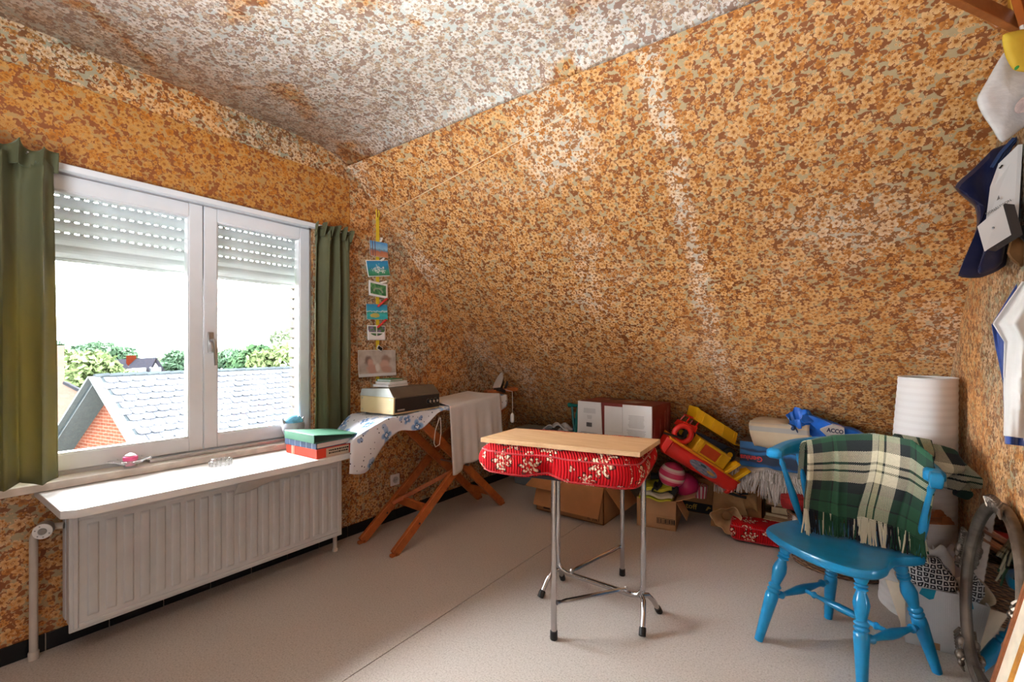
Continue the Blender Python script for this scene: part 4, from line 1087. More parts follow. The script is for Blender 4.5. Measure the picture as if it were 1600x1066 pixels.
# ---------------- boxes along the foot of the slope ----------------
def carton(name, label, c, w_, d_, h_, rz, mat, flaps=(), th=.006, cat='box', fill=None):
    t = thing(name, label, cat, c, rz)
    hx, hy = w_ / 2, d_ / 2
    obj('base', B().lohi((-hx, -hy, 0.0005), (hx, hy, .006)), mat, t, smooth=False)
    obj('side', B().lohi((-hx, -hy, 0), (hx, -hy + th, h_)), mat, t, smooth=False)
    obj('side', B().lohi((-hx, hy - th, 0), (hx, hy, h_)), mat, t, smooth=False)
    obj('side', B().lohi((-hx, -hy, 0), (-hx + th, hy, h_)), mat, t, smooth=False)
    obj('side', B().lohi((hx - th, -hy, 0), (hx, hy, h_)), mat, t, smooth=False)
    for (edge, a0, a1, length, ang) in flaps:
        # edge f,b,l,r; a0..a1 along it; ang: 0 = upright, 90 = level outward, 150 hanging
        a = math.radians(ang); o, up = math.sin(a) * length, math.cos(a) * length
        if edge == 'f': q = [(-hx + a0 * w_, -hy, h_), (-hx + a1 * w_, -hy, h_), (-hx + a1 * w_ - .03 * length, -hy - o, h_ + up), (-hx + a0 * w_ + .03 * length, -hy - o, h_ + up)]; n_ = (0, -math.cos(a) * .004, -math.sin(a) * -.004)
        if edge == 'b': q = [(-hx + a0 * w_, hy, h_), (-hx + a1 * w_, hy, h_), (-hx + a1 * w_, hy + o, h_ + up), (-hx + a0 * w_, hy + o, h_ + up)]; n_ = (0, math.cos(a) * .004, math.sin(a) * .004)
        if edge == 'r': q = [(hx, -hy + a0 * d_, h_), (hx, -hy + a1 * d_, h_), (hx + o, -hy + a1 * d_, h_ + up), (hx + o, -hy + a0 * d_, h_ + up)]; n_ = (math.cos(a) * .004, 0, math.sin(a) * .004)
        if edge == 'l': q = [(-hx, -hy + a0 * d_, h_), (-hx, -hy + a1 * d_, h_), (-hx - o, -hy + a1 * d_, h_ + up), (-hx - o, -hy + a0 * d_, h_ + up)]; n_ = (-math.cos(a) * .004, 0, math.sin(a) * .004)
        obj('flap', B().prism(q, n_), mat, t, smooth=False)
    return t
# box 1 under the table, long front flap hanging out
bx1 = carton('cardboard_box', 'wide brown cardboard box with hanging flaps on the floor behind the table legs', (-1.675, 3.165, 0), .57, .34, .265, math.radians(0), m_card, (('f', .03, 1.0, .215, 158), ('l', .1, 1, .12, 105), ('r', .05, .95, .20, 140)))
obj('flap', B().prism([(-.30, -.175, .262), (-.03, -.175, .262), (-.10, -.265, .20), (-.325, -.265, .20)], (0, -.002, .004)), m_card, bx1, smooth=False)
text('box_print', 'IS. 2081', .030, M('box_ink', '4a2c16', .8), bx1, frame((-1.47, 2.994, .026), (1, 0, 0), (0, 0, 1)))
obj('box_stamp', B().lohi((-.22, -.1715, .02), (-.16, -.1705, .035)), MATS['box_ink'], bx1, smooth=False)
# cream game box on top of it
gx = thing('game_box', 'flat cream cardboard game box with a blue square lying across the brown box', 'box', (-1.72, 3.17, .266), math.radians(2))
obj('box_body', B().lohi((-.31, -.16, 0), (.20, .14, .058)), M('cream_board', 'd2b591', .7, var=.06), gx, bevel=.0015)
obj('lid_rim', B().lohi((-.313, -.163, .024), (.203, .143, .060)), MATS['cream_board'], gx, bevel=.0015)
obj('white_corner', B().lohi((.115, -.1645, .002), (.2005, -.1632, .058)), m_paper, gx, smooth=False)
obj('blue_square', B().lohi((.125, -.1652, .008), (.180, -.1644, .050)), m_inknavy, gx, smooth=False)
obj('finger_notch', B().lathe([(.010, 0), (.009, .001)], 14, (.09, -.1634, .05), (0, -1, 0)), m_inkblack, gx)
# tall box of white panels and dark red sides
wx = thing('appliance_box', 'large box with white front panels and dark red top, behind the table', 'box', (-1.31, 3.165, .575), math.radians(-3))
hw, hd, hh = .285, .165, .30
m_drk = M('dark_red_print', '7d2f28', .4, var=.15, vscale=6); m_boxw = M('box_white', 'dcdad7', .55, var=.03)
obj('box_body', B().lohi((-hw, -hd, 0), (hw, hd, hh)), m_drk, wx, bevel=.003)
obj('white_panel', B().hexa([(-hw, -hd - .012, .0), (-.075, -hd - .018, .0), (-.075, -hd - .014, .0), (-hw, -hd - .001, .0)], [(-hw, -hd - .004, hh - .002), (-.095, -hd - .008, hh - .002), (-.095, -hd - .001, hh - .002), (-hw, -hd - .0005, hh - .002)]), m_boxw, wx, smooth=False)
obj('white_panel', B().lohi((.075, -hd - .012, 0), (hw - .002, -hd - .0005, hh - .002)), m_boxw, wx, smooth=False)
obj('white_panel', B().lohi((-.068, -hd - .003, .10), (.069, -hd - .0004, hh - .022)), m_boxw, wx, smooth=False)
obj('white_panel', B().lohi((-.068, -hd - .002, 0), (.069, -hd - .0002, .099)), m_boxw, wx, smooth=False)
lines = B()
rnd = random.Random(5)
for (xc, z0, n_, hwid) in ((-.185, .245, 4, .05), (-.185, .195, 3, .02), (-.185, .075, 5, .075), (.175, .225, 10, .06), (.175, .125, 11, .07)):
    for i in range(n_):
        z = z0 - i * .0088; l_ = hwid * rnd.uniform(.85, 1)
        yy = -hd - .0135 - (.006 if xc < 0 else -.0012) - (.004 * (1 - z / hh) if xc < 0 else 0) + (.004 if xc < 0 else 0)
        yv = (-hd - .0185 + .0115 * z / hh) if xc < 0 else -hd - .0125
        lines.lohi((xc - l_, yv - .0008, z), (xc + l_, yv + .004, z + .0028))
obj('printed_lines', lines, M('pale_ink', 'a5a2a0', .8, var=0), wx, kind='stuff', smooth=False)
bc = B(); x = -.207
while x < -.165:
    w_ = rnd.choice((.0016, .0028, .004)); bc.lohi((x, -hd - .0165, .118), (x + w_, -hd - .010, .148)); x += w_ + rnd.choice((.0014, .002))
obj('barcode', bc, m_ink, wx, kind='stuff', smooth=False)
obj('top_picture', B().lohi((-.17, .02, hh), (.04, .14, hh + .0008)), M('print_tan', 'a86a48', .4, var=.3, vscale=20), wx, smooth=False)
obj('top_picture', B().lathe([(.062, 0), (.062, .0015)], 24, (-.09, .085, hh)), M('print_dark', '4a2a22', .4), wx)
obj('top_picture', B().prism([(.02, -.05, hh), (.12, -.06, hh), (.16, .03, hh), (.06, .04, hh)], (0, 0, .0012)), M('print_grey', '9a8f88', .4, var=.2, vscale=20), wx)
for i, (yy, z0, z1) in enumerate(((-.135, .10, .21), (-.03, .08, .20), (.06, .09, .25), (.11, .05, .28))):
    obj('side_print', B().lohi((hw, yy - .006 - .003 * i, z0), (hw + .0008, yy + .006 + .003 * i, z1)), M('print_rose', '9a5a50', .45, var=.3, vscale=40), wx, smooth=False)
# what the tall box stands on
carton('cardboard_box', 'plain brown carton between cream game box and the white and dark red box', (-1.43, 3.18, .3268), .46, .26, .247, 0, m_card, (), fill=None)
obj('lid', B().lohi((-.23, -.13, .243), (.23, .13, .2478)), m_card, bpy.data.objects['cardboard_box.001'], smooth=False)
# box 2 with the folded yellow-black bag
bx2 = carton('cardboard_box', 'open brown box with a barcode, yellow and black bag spilling out of it', (-1.105, 3.345, 0), .265, .36, .205, math.radians(10), m_card2, (('f', 0, 1, .105, 176), ('r', .0, .95, .13, 70), ('r', .0, .5, .14, 150)))
obj('barcode_frame', B().lohi((.005, -.1815, .040), (.125, -.1805, .078)), m_inkblack, bx2, smooth=False)
obj('barcode_field', B().lohi((.008, -.1820, .043), (.122, -.1812, .075)), m_card2, bx2, smooth=False)
bc = B(); x = .012
while x < .118:
    w_ = rnd.choice((.003, .005, .008)); bc.lohi((x, -.1824, .045), (x + w_, -.1818, .073)); x += w_ + rnd.choice((.003, .005))
obj('barcode', bc, m_inkblack, bx2, kind='stuff', smooth=False)
yb = thing('folded_bag', 'yellow and black padded bag folded into the barcode box', 'bag', (-1.105, 3.285, .205), math.radians(10))
m_lime = M('lime_fabric', 'b7b32c', .6, var=.15); m_blk = M('black_fabric', '1c1c1e', .7)
def pad(x0, x1, y0, y1, z0, z1, tilt, r=.35):
    return B().soft(lambda x, y, z: Vector(((x0 + x1) / 2 + (x1 - x0) / 2 * x * (1 - .06 * y * y), (y0 + y1) / 2 + (y1 - y0) / 2 * y * (1 - .06 * x * x), (z0 + z1) / 2 + (z1 - z0) / 2 * z * (1 - .45 * max(abs(x), abs(y)) ** 6) + tilt * x + .008 * math.sin(5 * x + 3 * y))), (12, 12, 4))
obj('panel', pad(-.105, .125, -.145, .12, .012, .045, -.004), M('white_trim', 'c9c3b0', .6), yb)
obj('panel', pad(-.11, .12, -.16, .13, .0, .016, -.004), m_lime, yb)
obj('panel', pad(-.10, .12, -.12, .13, .045, .085, .01), m_lime, yb)
obj('strap', pad(-.02, .045, -.135, .12, .06, .094, .012), m_blk, yb)
obj('strap', pad(.09, .15, -.10, .12, .02, .10, .01), m_blk, yb)
obj('strap', pad(-.06, .10, .05, .14, .085, .125, .0), m_blk, yb)
# box 3 further back with the dark printed band
bx3 = carton('cardboard_box', 'brown carton with gold lettering on a black band, behind the barcode box', (-.955, 3.76, 0), .29, .21, .222, math.radians(3), m_card, (('f', 0, 1, .05, 20),))
obj('black_band', B().lohi((-.1456, -.1062, .004), (.1456, -.1045, .078)), m_inkblack, bx3, smooth=False)
obj('black_side', B().lohi((.1445, -.1055, .0), (.1462, .1, .222)), M('dark_print', '171210', .7), bx3, smooth=False)
text('lettering', 'kotoff', .058, m_inkgold, bx3, WM[bx3.name] @ frame((-.045, -.1067, .042), (1, 0, 0), (0, 0, 1)), bold=.001)
obj('gold_emblem', B().prism([(.088, -.1066, .03), (.10, -.1066, .03), (.118, -.1066, .062), (.106, -.1066, .062)], (0, .001, 0)).prism([(.10, -.1068, .042), (.128, -.1068, .05), (.124, -.1068, .058), (.096, -.1068, .050)], (0, .001, 0)), m_inkgold, bx3, smooth=False)
# grey lidded bins left, with cloth and papers on top
m_bin = M('bin_grey', '7d8285', .5, var=.08)
def bin_(label, c, w_, d_, h_, rz, lid, lidmat):
    t = thing('storage_bin', label, 'bin', c, rz)
    hx, hy = w_ / 2, d_ / 2
    obj('bin_body', B().hexa([(-hx * .93, -hy * .93, .0005), (hx * .93, -hy * .93, .0005), (hx * .93, hy * .93, .0005), (-hx * .93, hy * .93, .0005)], [(-hx, -hy, h_), (hx, -hy, h_), (hx, hy, h_), (-hx, hy, h_)]), m_bin, t, bevel=.008)
    obj('rim', B().lohi((-hx - .008, -hy - .008, h_ - .03), (hx + .008, hy + .008, h_ - .012)), m_bin, t, bevel=.004)
    if lid: obj('bin_lid', B().hexa([(-hx - .012, -hy - .012, h_), (hx + .012, -hy - .012, h_), (hx + .012, hy + .012, h_), (-hx - .012, hy + .012, h_)], [(-hx + .02, -hy + .02, h_ + .028), (hx - .02, -hy + .02, h_ + .028), (hx - .02, hy - .02, h_ + .028), (-hx + .02, hy - .02, h_ + .028)]), lidmat, t, bevel=.004)
    return t
bin_('grey plastic storage bin on the floor in the far left corner', (-2.30, 3.57, 0), .44, .26, .30, 0, False, m_bin)
bin_('pale lidded storage bin standing on the grey bin in the corner', (-2.28, 3.56, .3015), .46, .24, .20, 0, True, M('lid_greygreen', '8a8f88', .5))
t = thing('toy_crate', 'low white crate of papers beside the grey bins', 'crate', (-1.93, 3.50, 0))
obj('crate_body', B().lohi((-.105, -.10, .0005), (.105, .10, .52)), M('crate_white', 'b9b6b2', .6), t, bevel=.005)
ws = B().grid(lambda u, v: Vector((-2.20 + .26 * u, 3.46 + .15 * v, .535 + .06 * math.sin(PI * u) * (.4 + .6 * abs(math.sin(u * 7 + v * 4))) + .012 * math.sin(v * 11))), 20, 12)
tag(obj('white_cloth', ws, MATS['white_cotton'], solid=.004, angle=80), 'crumpled white cloth on the pale lidded bin', 'cloth')
for i, (lb, col_, dx, rz, zz) in enumerate((('reddish-brown folder on the white crate', '8a4326', 0, .1, .5215), ('pale blue paper sheet on the reddish-brown folder', 'b9c6d2', .02, -.25, .5275), ('curled white paper on the pale blue sheet', 'd9d6d2', .0, .35, .5335))):
    pp = B().grid(lambda u, v: Vector((-1.93 + dx + (u - .5) * .20 * math.cos(rz) - (v - .5) * .17 * math.sin(rz), 3.49 + (u - .5) * .20 * math.sin(rz) + (v - .5) * .17 * math.cos(rz), zz + .02 * (i == 2) * (2 * u - 1) ** 2 + .004 * i * (2 * u - 1) ** 2)), 10, 6)
    tag(obj('paper_sheet' if i else 'folder', pp, M('paper_%d' % i, col_, .7, var=.05), solid=.003), lb, 'paper' if i else 'folder')
# teal toy frame behind the white-red box
t = thing('toy_walker', 'teal plastic toy frame with bent tubes behind the white box', 'toy', (-1.80, 3.47, .56))
m_teal = M('teal_plastic', '0f6f66', .35)
obj('tube_handle', B().tube([(-1.80, 3.46, .55), (-1.80, 3.46, .74), (-1.785, 3.46, .80), (-1.74, 3.46, .825), (-1.66, 3.46, .825)], .014, 10), m_teal, t, world=True)
obj('tube_handle', B().tube([(-1.83, 3.40, .55), (-1.83, 3.41, .70), (-1.815, 3.415, .765), (-1.77, 3.42, .795), (-1.70, 3.42, .80)], .011, 10), m_teal, t, world=True)
obj('cross_tube', B().tube([(-1.92, 3.46, .775), (-1.78, 3.46, .775)], .014, 10).lathe([(.018, 0), (.020, .01), (.018, .03)], 10, (-1.935, 3.46, .775), (1, 0, 0)), m_teal, t, world=True)
obj('strut', B().tube([(-1.90, 3.46, .77), (-1.885, 3.46, .62), (-1.87, 3.46, .55)], .010, 8), m_teal, t, world=True)
obj('blue_panel', B().lohi((-1.90, 3.47, .55), (-1.80, 3.485, .66)), M('deep_blue_plastic', '1c2c5c', .4), t, world=True, bevel=.004)
obj('orange_panel', B().lohi((-1.79, 3.475, .55), (-1.70, 3.49, .72)), M('orange_plastic', 'c4601c', .4), t, world=True, bevel=.004)
obj('toy_base', B().lohi((-1.93, 3.40, .538), (-1.62, 3.50, .552)), m_teal, t, world=True, bevel=.004)

# ---------------- toys between the boxes and the pile ----------------
m_toyred = M('toy_red', 'd3261c', .35, var=.05); m_toyyel = M('toy_yellow', 'd9a514', .35, var=.06); m_toydkblue = M('toy_navy', '18243a', .4)
m_toyor = M('toy_orange', 'e0891a', .35, var=.05)
# toy boat-ferry: x along its length, z up from its keel
def TMx(px, py, d, roll, yaw=0, pitch=0):
    # frame facing the camera: x right, y away, z up, then rolled in that plane
    R0 = Matrix.Rotation(CT, 4, 'Z')
    return Matrix.Translation(P(px, py, d)) @ R0 @ Matrix.Rotation(yaw, 4, 'Z') @ Matrix.Rotation(roll, 4, 'Y') @ Matrix.Rotation(pitch, 4, 'X')
sb_ = B()
bt_ = thing('toy_boat', 'red toy boat with yellow deck and oval picture, tipped on the boxes', 'toy', M=TMx(1090, 726, 3.06, math.radians(33), 0, math.radians(8)))
def hull(u, v):
    # u along, v around the section from one gunwale to the other
    x = -.25 + .50 * u
    w_ = .075 * (math.sin(PI * (.18 + .70 * (1 - u) ** .8)) ** .6)
    a = PI * v
    hgt = .115 - .02 * u
    return Vector((x + (.03 if u > .95 else 0), -w_ * math.cos(a) * (1 if abs(math.cos(a)) > .5 else 1), .055 - hgt * math.sin(a) ** .7))
obj('hull', B().grid(hull, 24, 14), m_toyred, bt_, solid=.005, angle=60)
obj('bow', B().hexa([(-.25, -.07, -.055), (-.25, .07, -.055), (-.25, .075, .055), (-.25, -.075, .055)], [(-.285, -.045, -.03), (-.285, .045, -.03), (-.295, .05, .06), (-.295, -.05, .06)]), m_toyred, bt_, bevel=.008)
obj('stern', B().hexa([(.24, -.045, -.06), (.24, .045, -.06), (.25, .05, .055), (.25, -.05, .055)], [(.27, -.035, -.05), (.27, .035, -.05), (.275, .04, .02), (.275, -.04, .02)]), m_toyred, bt_, bevel=.008)
obj('deck_rim', B().hexa([(-.28, -.088, .050), (.27, -.060, .050), (.27, .060, .050), (-.28, .088, .050)], [(-.285, -.088, .068), (.275, -.060, .068), (.275, .060, .068), (-.285, .088, .068)]), m_toyor, bt_, bevel=.004)
cb = obj('cabin', B().lohi((-.115, -.055, .068), (.13, .05, .165)), m_toyyel, bt_, bevel=.006)
obj('cabin_window', B().lohi((-.065, -.0575, .083), (.055, -.0535, .150)), M('red_window', 'b23a12', .4), cb)
obj('window_frame', B().lohi((-.080, -.0625, .072), (.07, -.0552, .082)).lohi((-.080, -.0625, .151), (.07, -.0552, .160)).lohi((-.080, -.0625, .072), (-.068, -.0552, .160)).lohi((.058, -.0625, .072), (.070, -.0552, .160)), m_toyyel, cb)
for x in (.135, .215): obj('stern_post', B().hexa([(x, -.075, .06), (x + .022, -.075, .06), (x + .022, .055, .06), (x, .055, .06)], [(x + .03, -.085, .165), (x + .055, -.085, .165), (x + .055, -.04, .165), (x + .03, -.04, .165)]), m_toyyel, bt_, bevel=.003)
rg_ = B().tube([(-.215 + .055 * math.cos(a), -.03, .12 + .055 * math.sin(a)) for a in [i * 2 * PI / 20 for i in range(20)]], .018, 10, closed=True)
obj('red_ring', rg_, m_toyred, bt_)
pic = obj('oval_picture', B().lathe([(.105, 0), (.104, .0018), (.001, .002)], 32, (0, 0, 0), (0, 0, 1)), M('sticker_sky', '8c8a92', .35, var=0, color2='59627a', vscale=30), bt_)
pic.matrix_local = Matrix.Translation((.01, -.0785, .006)) @ Matrix.Rotation(math.radians(82), 4, 'X') @ Matrix.Diagonal((1, .30, 1, 1))
for (x, y, r, mt) in ((-.01, .05, .024, M('sticker_teal', '123f48', .35)), (.055, .0, .03, M('sticker_tan', 'b58a4a', .35)), (-.065, -.02, .022, M('sticker_grey', '8f8790', .35))):
    q = obj('picture_shape', B().lathe([(r, .002), (r * .9, .0032), (.001, .0034)], 12, (x, y, 0)), mt, pic)
obj('steering_bar', B().bar((-.33, -.05, .06), (-.20, -.05, .10), .014, .012), M('dark_metal', '3a342f', .4, .5), bt_, bevel=.002)
# dump truck tipped on top
dt = thing('toy_dump_truck', 'toy dump truck with red cab, navy chassis and raised yellow bed', 'toy', M=TMx(1107, 688, 3.16, math.radians(25), 0, 0))
obj('chassis', B().lohi((-.13, -.055, -.02), (.17, .055, .015)).lohi((-.13, -.06, -.035), (.15, -.045, .02)), m_toydkblue, dt, bevel=.006)
obj('cab', B().hexa([(-.245, -.065, .0), (-.13, -.065, .0), (-.13, .065, .0), (-.245, .065, .0)], [(-.235, -.06, .045), (-.13, -.06, .05), (-.13, .06, .05), (-.235, .06, .045)]), m_toyred, dt, bevel=.005)
cab = B()
for x in (-.215, -.145):
    for y in (-.055, .055): cab.bar((x, y, .045), (x + .012, y * .9, .09), .008, .008)
cab.lohi((-.208, -.055, .088), (-.128, .055, .097))
obj('cab_roof', cab, m_toyred, dt)
for x in (-.17, .13):
    for y in (-.075, .075):
        wh = obj('wheel', B().lathe([(.018, -.016), (.040, -.016), (.044, -.010), (.044, .010), (.040, .016), (.018, .016)], 20, (x, y, -.03), (0, 1, 0)), M('toy_tyre', '1b1b20', .7), dt)
        obj('hub', B().lathe([(.019, -.0175), (.019, .0175)], 12, (x, y, -.03), (0, 1, 0)), m_toyyel, wh)
bed = B()
ba = math.radians(-6)
bed.hexa([(-.17, -.075, .085), (.14, -.075, .045), (.14, .075, .045), (-.17, .075, .085)], [(-.17, -.075, .092), (.14, -.075, .052), (.14, .075, .052), (-.17, .075, .092)])
for y in (-.075, .069): bed.hexa([(-.18, y, .088), (.14, y, .048), (.14, y + .006, .048), (-.18, y + .006, .088)], [(-.19, y - .01, .165), (.12, y - .01, .125), (.12, y - .004, .125), (-.19, y - .004, .165)])
bed.hexa([(-.18, -.08, .088), (-.172, -.08, .088), (-.172, .075, .088), (-.18, .075, .088)], [(-.195, -.085, .17), (-.187, -.085, .17), (-.187, .075, .17), (-.195, .075, .17)])
bd_ = obj('dump_bed', bed, m_toyyel, dt, smooth=False)
for i in range(4): obj('bed_rib', B().bar((-.13 + i * .08, -.089, .09 - .01 * i), (-.14 + i * .08, -.094, .155 - .01 * i), .010, .010), m_toyyel, bd_, smooth=False)
obj('tail_chute', B().hexa([(.14, -.06, .044), (.22, -.05, .06), (.22, .05, .06), (.14, .06, .044)], [(.14, -.06, .052), (.22, -.05, .067), (.22, .05, .067), (.14, .06, .052)]), m_toyyel, bd_, smooth=False)
# yellow trailer part between truck and game box
yt = thing('toy_trailer', 'yellow toy trailer piece leaning behind the boat stern', 'toy', M=TMx(1142, 733, 3.22, math.radians(30), 0, 0))
obj('tray', B().lohi((-.09, -.05, 0), (.075, .05, .012)).lohi((-.09, -.05, 0), (-.082, .05, .05)).lohi((.067, -.05, 0), (.075, .05, .05)).lohi((-.09, .042, 0), (.075, .05, .05)), M('toy_yellow_dull', 'a8841c', .4, var=.1), yt, smooth=False)
obj('tow_bar', B().bar((-.09, 0, .006), (-.15, 0, .006), .012, .010), m_toydkblue, yt)
# balls and pink things below the boat
bp = P(1050, 742, 3.22)
t = thing('ball', 'pink ball with white stripes behind the red table cushion', 'ball', bp)
k = N('striped_ball'); q_ = k.sep(k.ob()); k.col(k.ramp(k.math('FRACT', k.math('MULTIPLY', k.math('ADD', q_[2], k.math('MULTIPLY', q_[0], .25)), 16.)), [(0, 'd23a62'), (.55, 'e8a7b0'), (.75, 'ecdccc')], 'CONSTANT')); k.b.inputs['Roughness'].default_value = .35
obj('ball_skin', B().ball((0, 0, 0), .09, 24, 16), k.m, t)
bp = P(1072, 758, 3.26)
t = thing('ball', 'plain magenta ball between the striped ball and the red boat', 'ball', bp)
obj('ball_skin', B().ball((0, 0, 0), .085, 22, 14), M('magenta_rubber', 'b52a5c', .35, var=.05), t)
bp = P(1094, 764, 3.34)
t = thing('toy_cup', 'pink and white striped paper cup under the boat hull', 'cup', bp)
k = N('striped_cup'); q_ = k.sep(k.ob()); k.col(k.ramp(k.math('FRACT', k.math('MULTIPLY', k.math('ARCTAN2', q_[1], q_[0]), 1.9)), [(0, 'd24a6a'), (.5, 'e8dcd4')], 'CONSTANT'))
obj('cup_wall', B().lathe([(.045, -.06), (.055, .03)], 20), k.m, t)
# ---------------- pile at the foot of the slope, right ----------------
def slab(x0, x1, y0, y1, z0, z1, amp=.01, seed=0, sq=6, n=(16, 12, 6), rnd=.25):
    def f(x, y, z):
        m = max(abs(x), abs(y))
        p = Vector(((x0 + x1) / 2 + (x1 - x0) / 2 * x * (1 - .05 * z * z), (y0 + y1) / 2 + (y1 - y0) / 2 * y * (1 - .05 * z * z), (z0 + z1) / 2 + (z1 - z0) / 2 * z * (1 - rnd * m ** sq)))
        return p + Vector((noise.noise(p * 7 + Vector((seed, 0, 0))), noise.noise(p * 7 + Vector((0, seed, 9))), noise.noise(p * 7 + Vector((3, 0, seed))))) * amp
    return B().soft(f, n)
cushion('seat_cushion', 'red floral corduroy cushion lying on the floor in front of the pile', Matrix.Translation((-.42, 3.365, .066)) @ Matrix.Rotation(math.radians(8), 4, 'Z'), .205, .100, .060, (22, 16, 8), seed=4)
carton('cardboard_box', 'small upright brown carton under the grey fringed rug', (-.525, 3.56, 0), .135, .12, .285, 0, m_card, (), fill=None)
obj('lid', B().lohi((-.0675, -.06, .280), (.0675, .06, .287)), m_card, bpy.data.objects['cardboard_box.004'] if 'cardboard_box.004' in bpy.data.objects else bpy.data.objects['cardboard_box.003'], smooth=False)
m_pages = M('book_pages', 'c9b28c', .8, var=.12, vscale=60, stretch=(.2, .2, 6)); m_cover = M('book_cover', '8c6a48', .6)
for i, (z0, h_, dx, nm) in enumerate(((0, .05, 0, 'lowest'), (.051, .05, .01, 'second'), (.102, .045, -.005, 'third'), (.148, .05, .012, 'fourth'), (.199, .05, -.008, 'topmost'))):
    bk_ = thing('book', '%s of the five old books stacked beside the small upright carton' % nm, 'book', (-.355 + dx, 3.60, z0 + .0005), math.radians((-4, 6, -7, 5, -3)[i]))
    obj('cover', B().lohi((-.075, -.09, 0), (.075, .09, .003)).lohi((-.075, -.09, h_ - .003), (.075, .09, h_)).lohi((-.075, .087, 0), (.075, .09, h_)), m_cover, bk_, smooth=False)
    obj('page_block', B().lohi((-.071, -.087, .003), (.071, .087, h_ - .003)), m_pages, bk_, bevel=.004)
cs = tag(obj('cardboard_sheet', B().lohi((-.44, 3.40, .134), (-.27, 3.48, .138)), m_card2, smooth=False), 'loose flat piece of cardboard on the red floor cushion', 'cardboard')
# brown paper bag with crumpled open mouth
m_kraft = M('kraft_paper', 'a67c50', .85, var=.12, vscale=7, bump=.2, bscale=30); m_kraftl = M('kraft_pale', 'c4a57c', .85, var=.12, vscale=9, bump=.2, bscale=30)
t = thing('paper_bag', 'crumpled brown paper bag lying with its open mouth towards the room', 'bag', (-.66, 3.50, 0))
def bagf(x, y, z):
    p = Vector((-.655 + .105 * x, 3.60 + .16 * y, .155 + .15 * z))
    return p + Vector((nz(p, 9, 1), nz(p, 9, 2), nz(p, 9, 3))) * .035
obj('bag_body', B().soft(bagf, (10, 10, 10)), m_kraft, t, world=True, angle=25)
mo = P(1137, 812, 3.05)
mdir = (Vector((0, 0, 1.0)) - Vector((0, 0, 0)) + (Vector((.2, -1, .15)) - Vector((0, 0, 1)))).normalized()
side = mdir.cross(Vector((0, 0, 1))).normalized(); up_ = side.cross(mdir)
def mouth(u, v):
    a = 2 * PI * u
    r = (.03 + .055 * v) * (1 + .16 * math.sin(3 * a + 1) * v + .08 * math.sin(7 * a) * v)
    return Vector((-.665, 3.42, .10)) + mdir * (.13 * v) + side * r * math.cos(a) * 1.05 + up_ * r * math.sin(a) * .95
obj('bag_mouth', B().grid(mouth, 40, 10, True), m_kraftl, t, world=True, solid=.002, angle=30)
obj('bag_fold', B().grid(lambda u, v: Vector((-.70 + .22 * u, 3.45 - .02 * v, .20 + .12 * v - .05 * u + .02 * math.sin(u * 9 + v * 5))), 14, 6), m_kraft, t, world=True, solid=.002, angle=30)
t = thing('black_strap', 'black strap loop hanging over the brown paper bag', 'strap', (-.68, 3.40, .3))
obj('strap_band', B().tube([(-.735, 3.40, .36), (-.715, 3.395, .31), (-.67, 3.39, .275), (-.60, 3.39, .262), (-.54, 3.40, .255)], .009, 8), m_blk, t, world=True)
obj('strap_band', B().tube([(-.66, 3.41, .33), (-.62, 3.40, .29), (-.575, 3.395, .275), (-.53, 3.40, .285)], .006, 8), m_blk, t, world=True)
# wicker basket
def wicker():
    k = N('dark_wicker'); v = k.uv(); q = k.sep(v)
    a = k.math('SINE', k.math('MULTIPLY', q[1], 520)); b2 = k.math('SINE', k.math('ADD', k.math('MULTIPLY', q[0], 150), k.math('MULTIPLY', k.math('FLOOR', k.math('MULTIPLY', q[1], 83)), 3.14)))
    h = k.math('ADD', a, b2)
    k.col(k.mix(k.step(h, -1.2, 1.2), lin('3a261a'), lin('8a5f42'))); k.b.inputs['Roughness'].default_value = .5; k.bump(h, .8, .004); return k.m
m_wick = wicker()
BCx, BCy = -.03, 3.225
t = thing('wicker_basket', 'dark brown oval wicker basket on the floor behind the blue chair', 'basket', (BCx, BCy, 0))
def bk(u, v):
    a = 2 * PI * u; s_ = .90 + .10 * v ** .6
    return Vector((.25 * s_ * math.cos(a), .185 * s_ * math.sin(a), .003 + .27 * v))
bw = B().grid(bk, 64, 14, True)
obj('basket_wall', bw, m_wick, t, solid=.008, uv=None)
for zz, s_, r in ((.012, .91, .010), (.15, .97, .006), (.275, 1.0, .013)):
    obj('basket_rim', B().tube([(.25 * s_ * math.cos(a), .185 * s_ * math.sin(a), zz) for a in [i * 2 * PI / 48 for i in range(48)]], r, 8, closed=True), m_wick, t)
bs = B()
for i in range(44):
    a = i * 2 * PI / 44
    bs.tube([(.255 * (.90 + .1 * v ** .6) * math.cos(a), .189 * (.90 + .1 * v ** .6) * math.sin(a), .003 + .27 * v) for v in (0, .3, .65, 1)], .0045, 5)
obj('basket_stakes', bs, m_wick, t, kind='stuff')
obj('basket_floor', B().lathe([(.001, 0), (.16, 0), (.16, .008), (.001, .008)], 40, (0, 0, .002)), m_wick, t)
tag(obj('red_bundle', slab(-.33, -.02, 3.20, 3.42, .285, .372, .02, 3), M('red_fabric', '8f1c1a', .9, var=.25, vscale=25)), 'folded dark red patterned fabric between the basket and the grey rug', 'fabric')
def plasf(u, v):
    return Vector((-.25 + .12 * u, 3.045 - .005 * math.sin(u * 9), .22 + .075 * v + .012 * math.sin(u * 11 + v * 7))) + Vector((0, .012 * math.sin(v * 9 + u * 4), 0))
tag(obj('plastic_bag', B().grid(plasf, 12, 8), M('clear_plastic', 'd8d2ce', .12, var=0, alpha=.45), solid=.001, angle=30), 'scrap of clear plastic over the rim of the wicker basket', 'plastic bag')
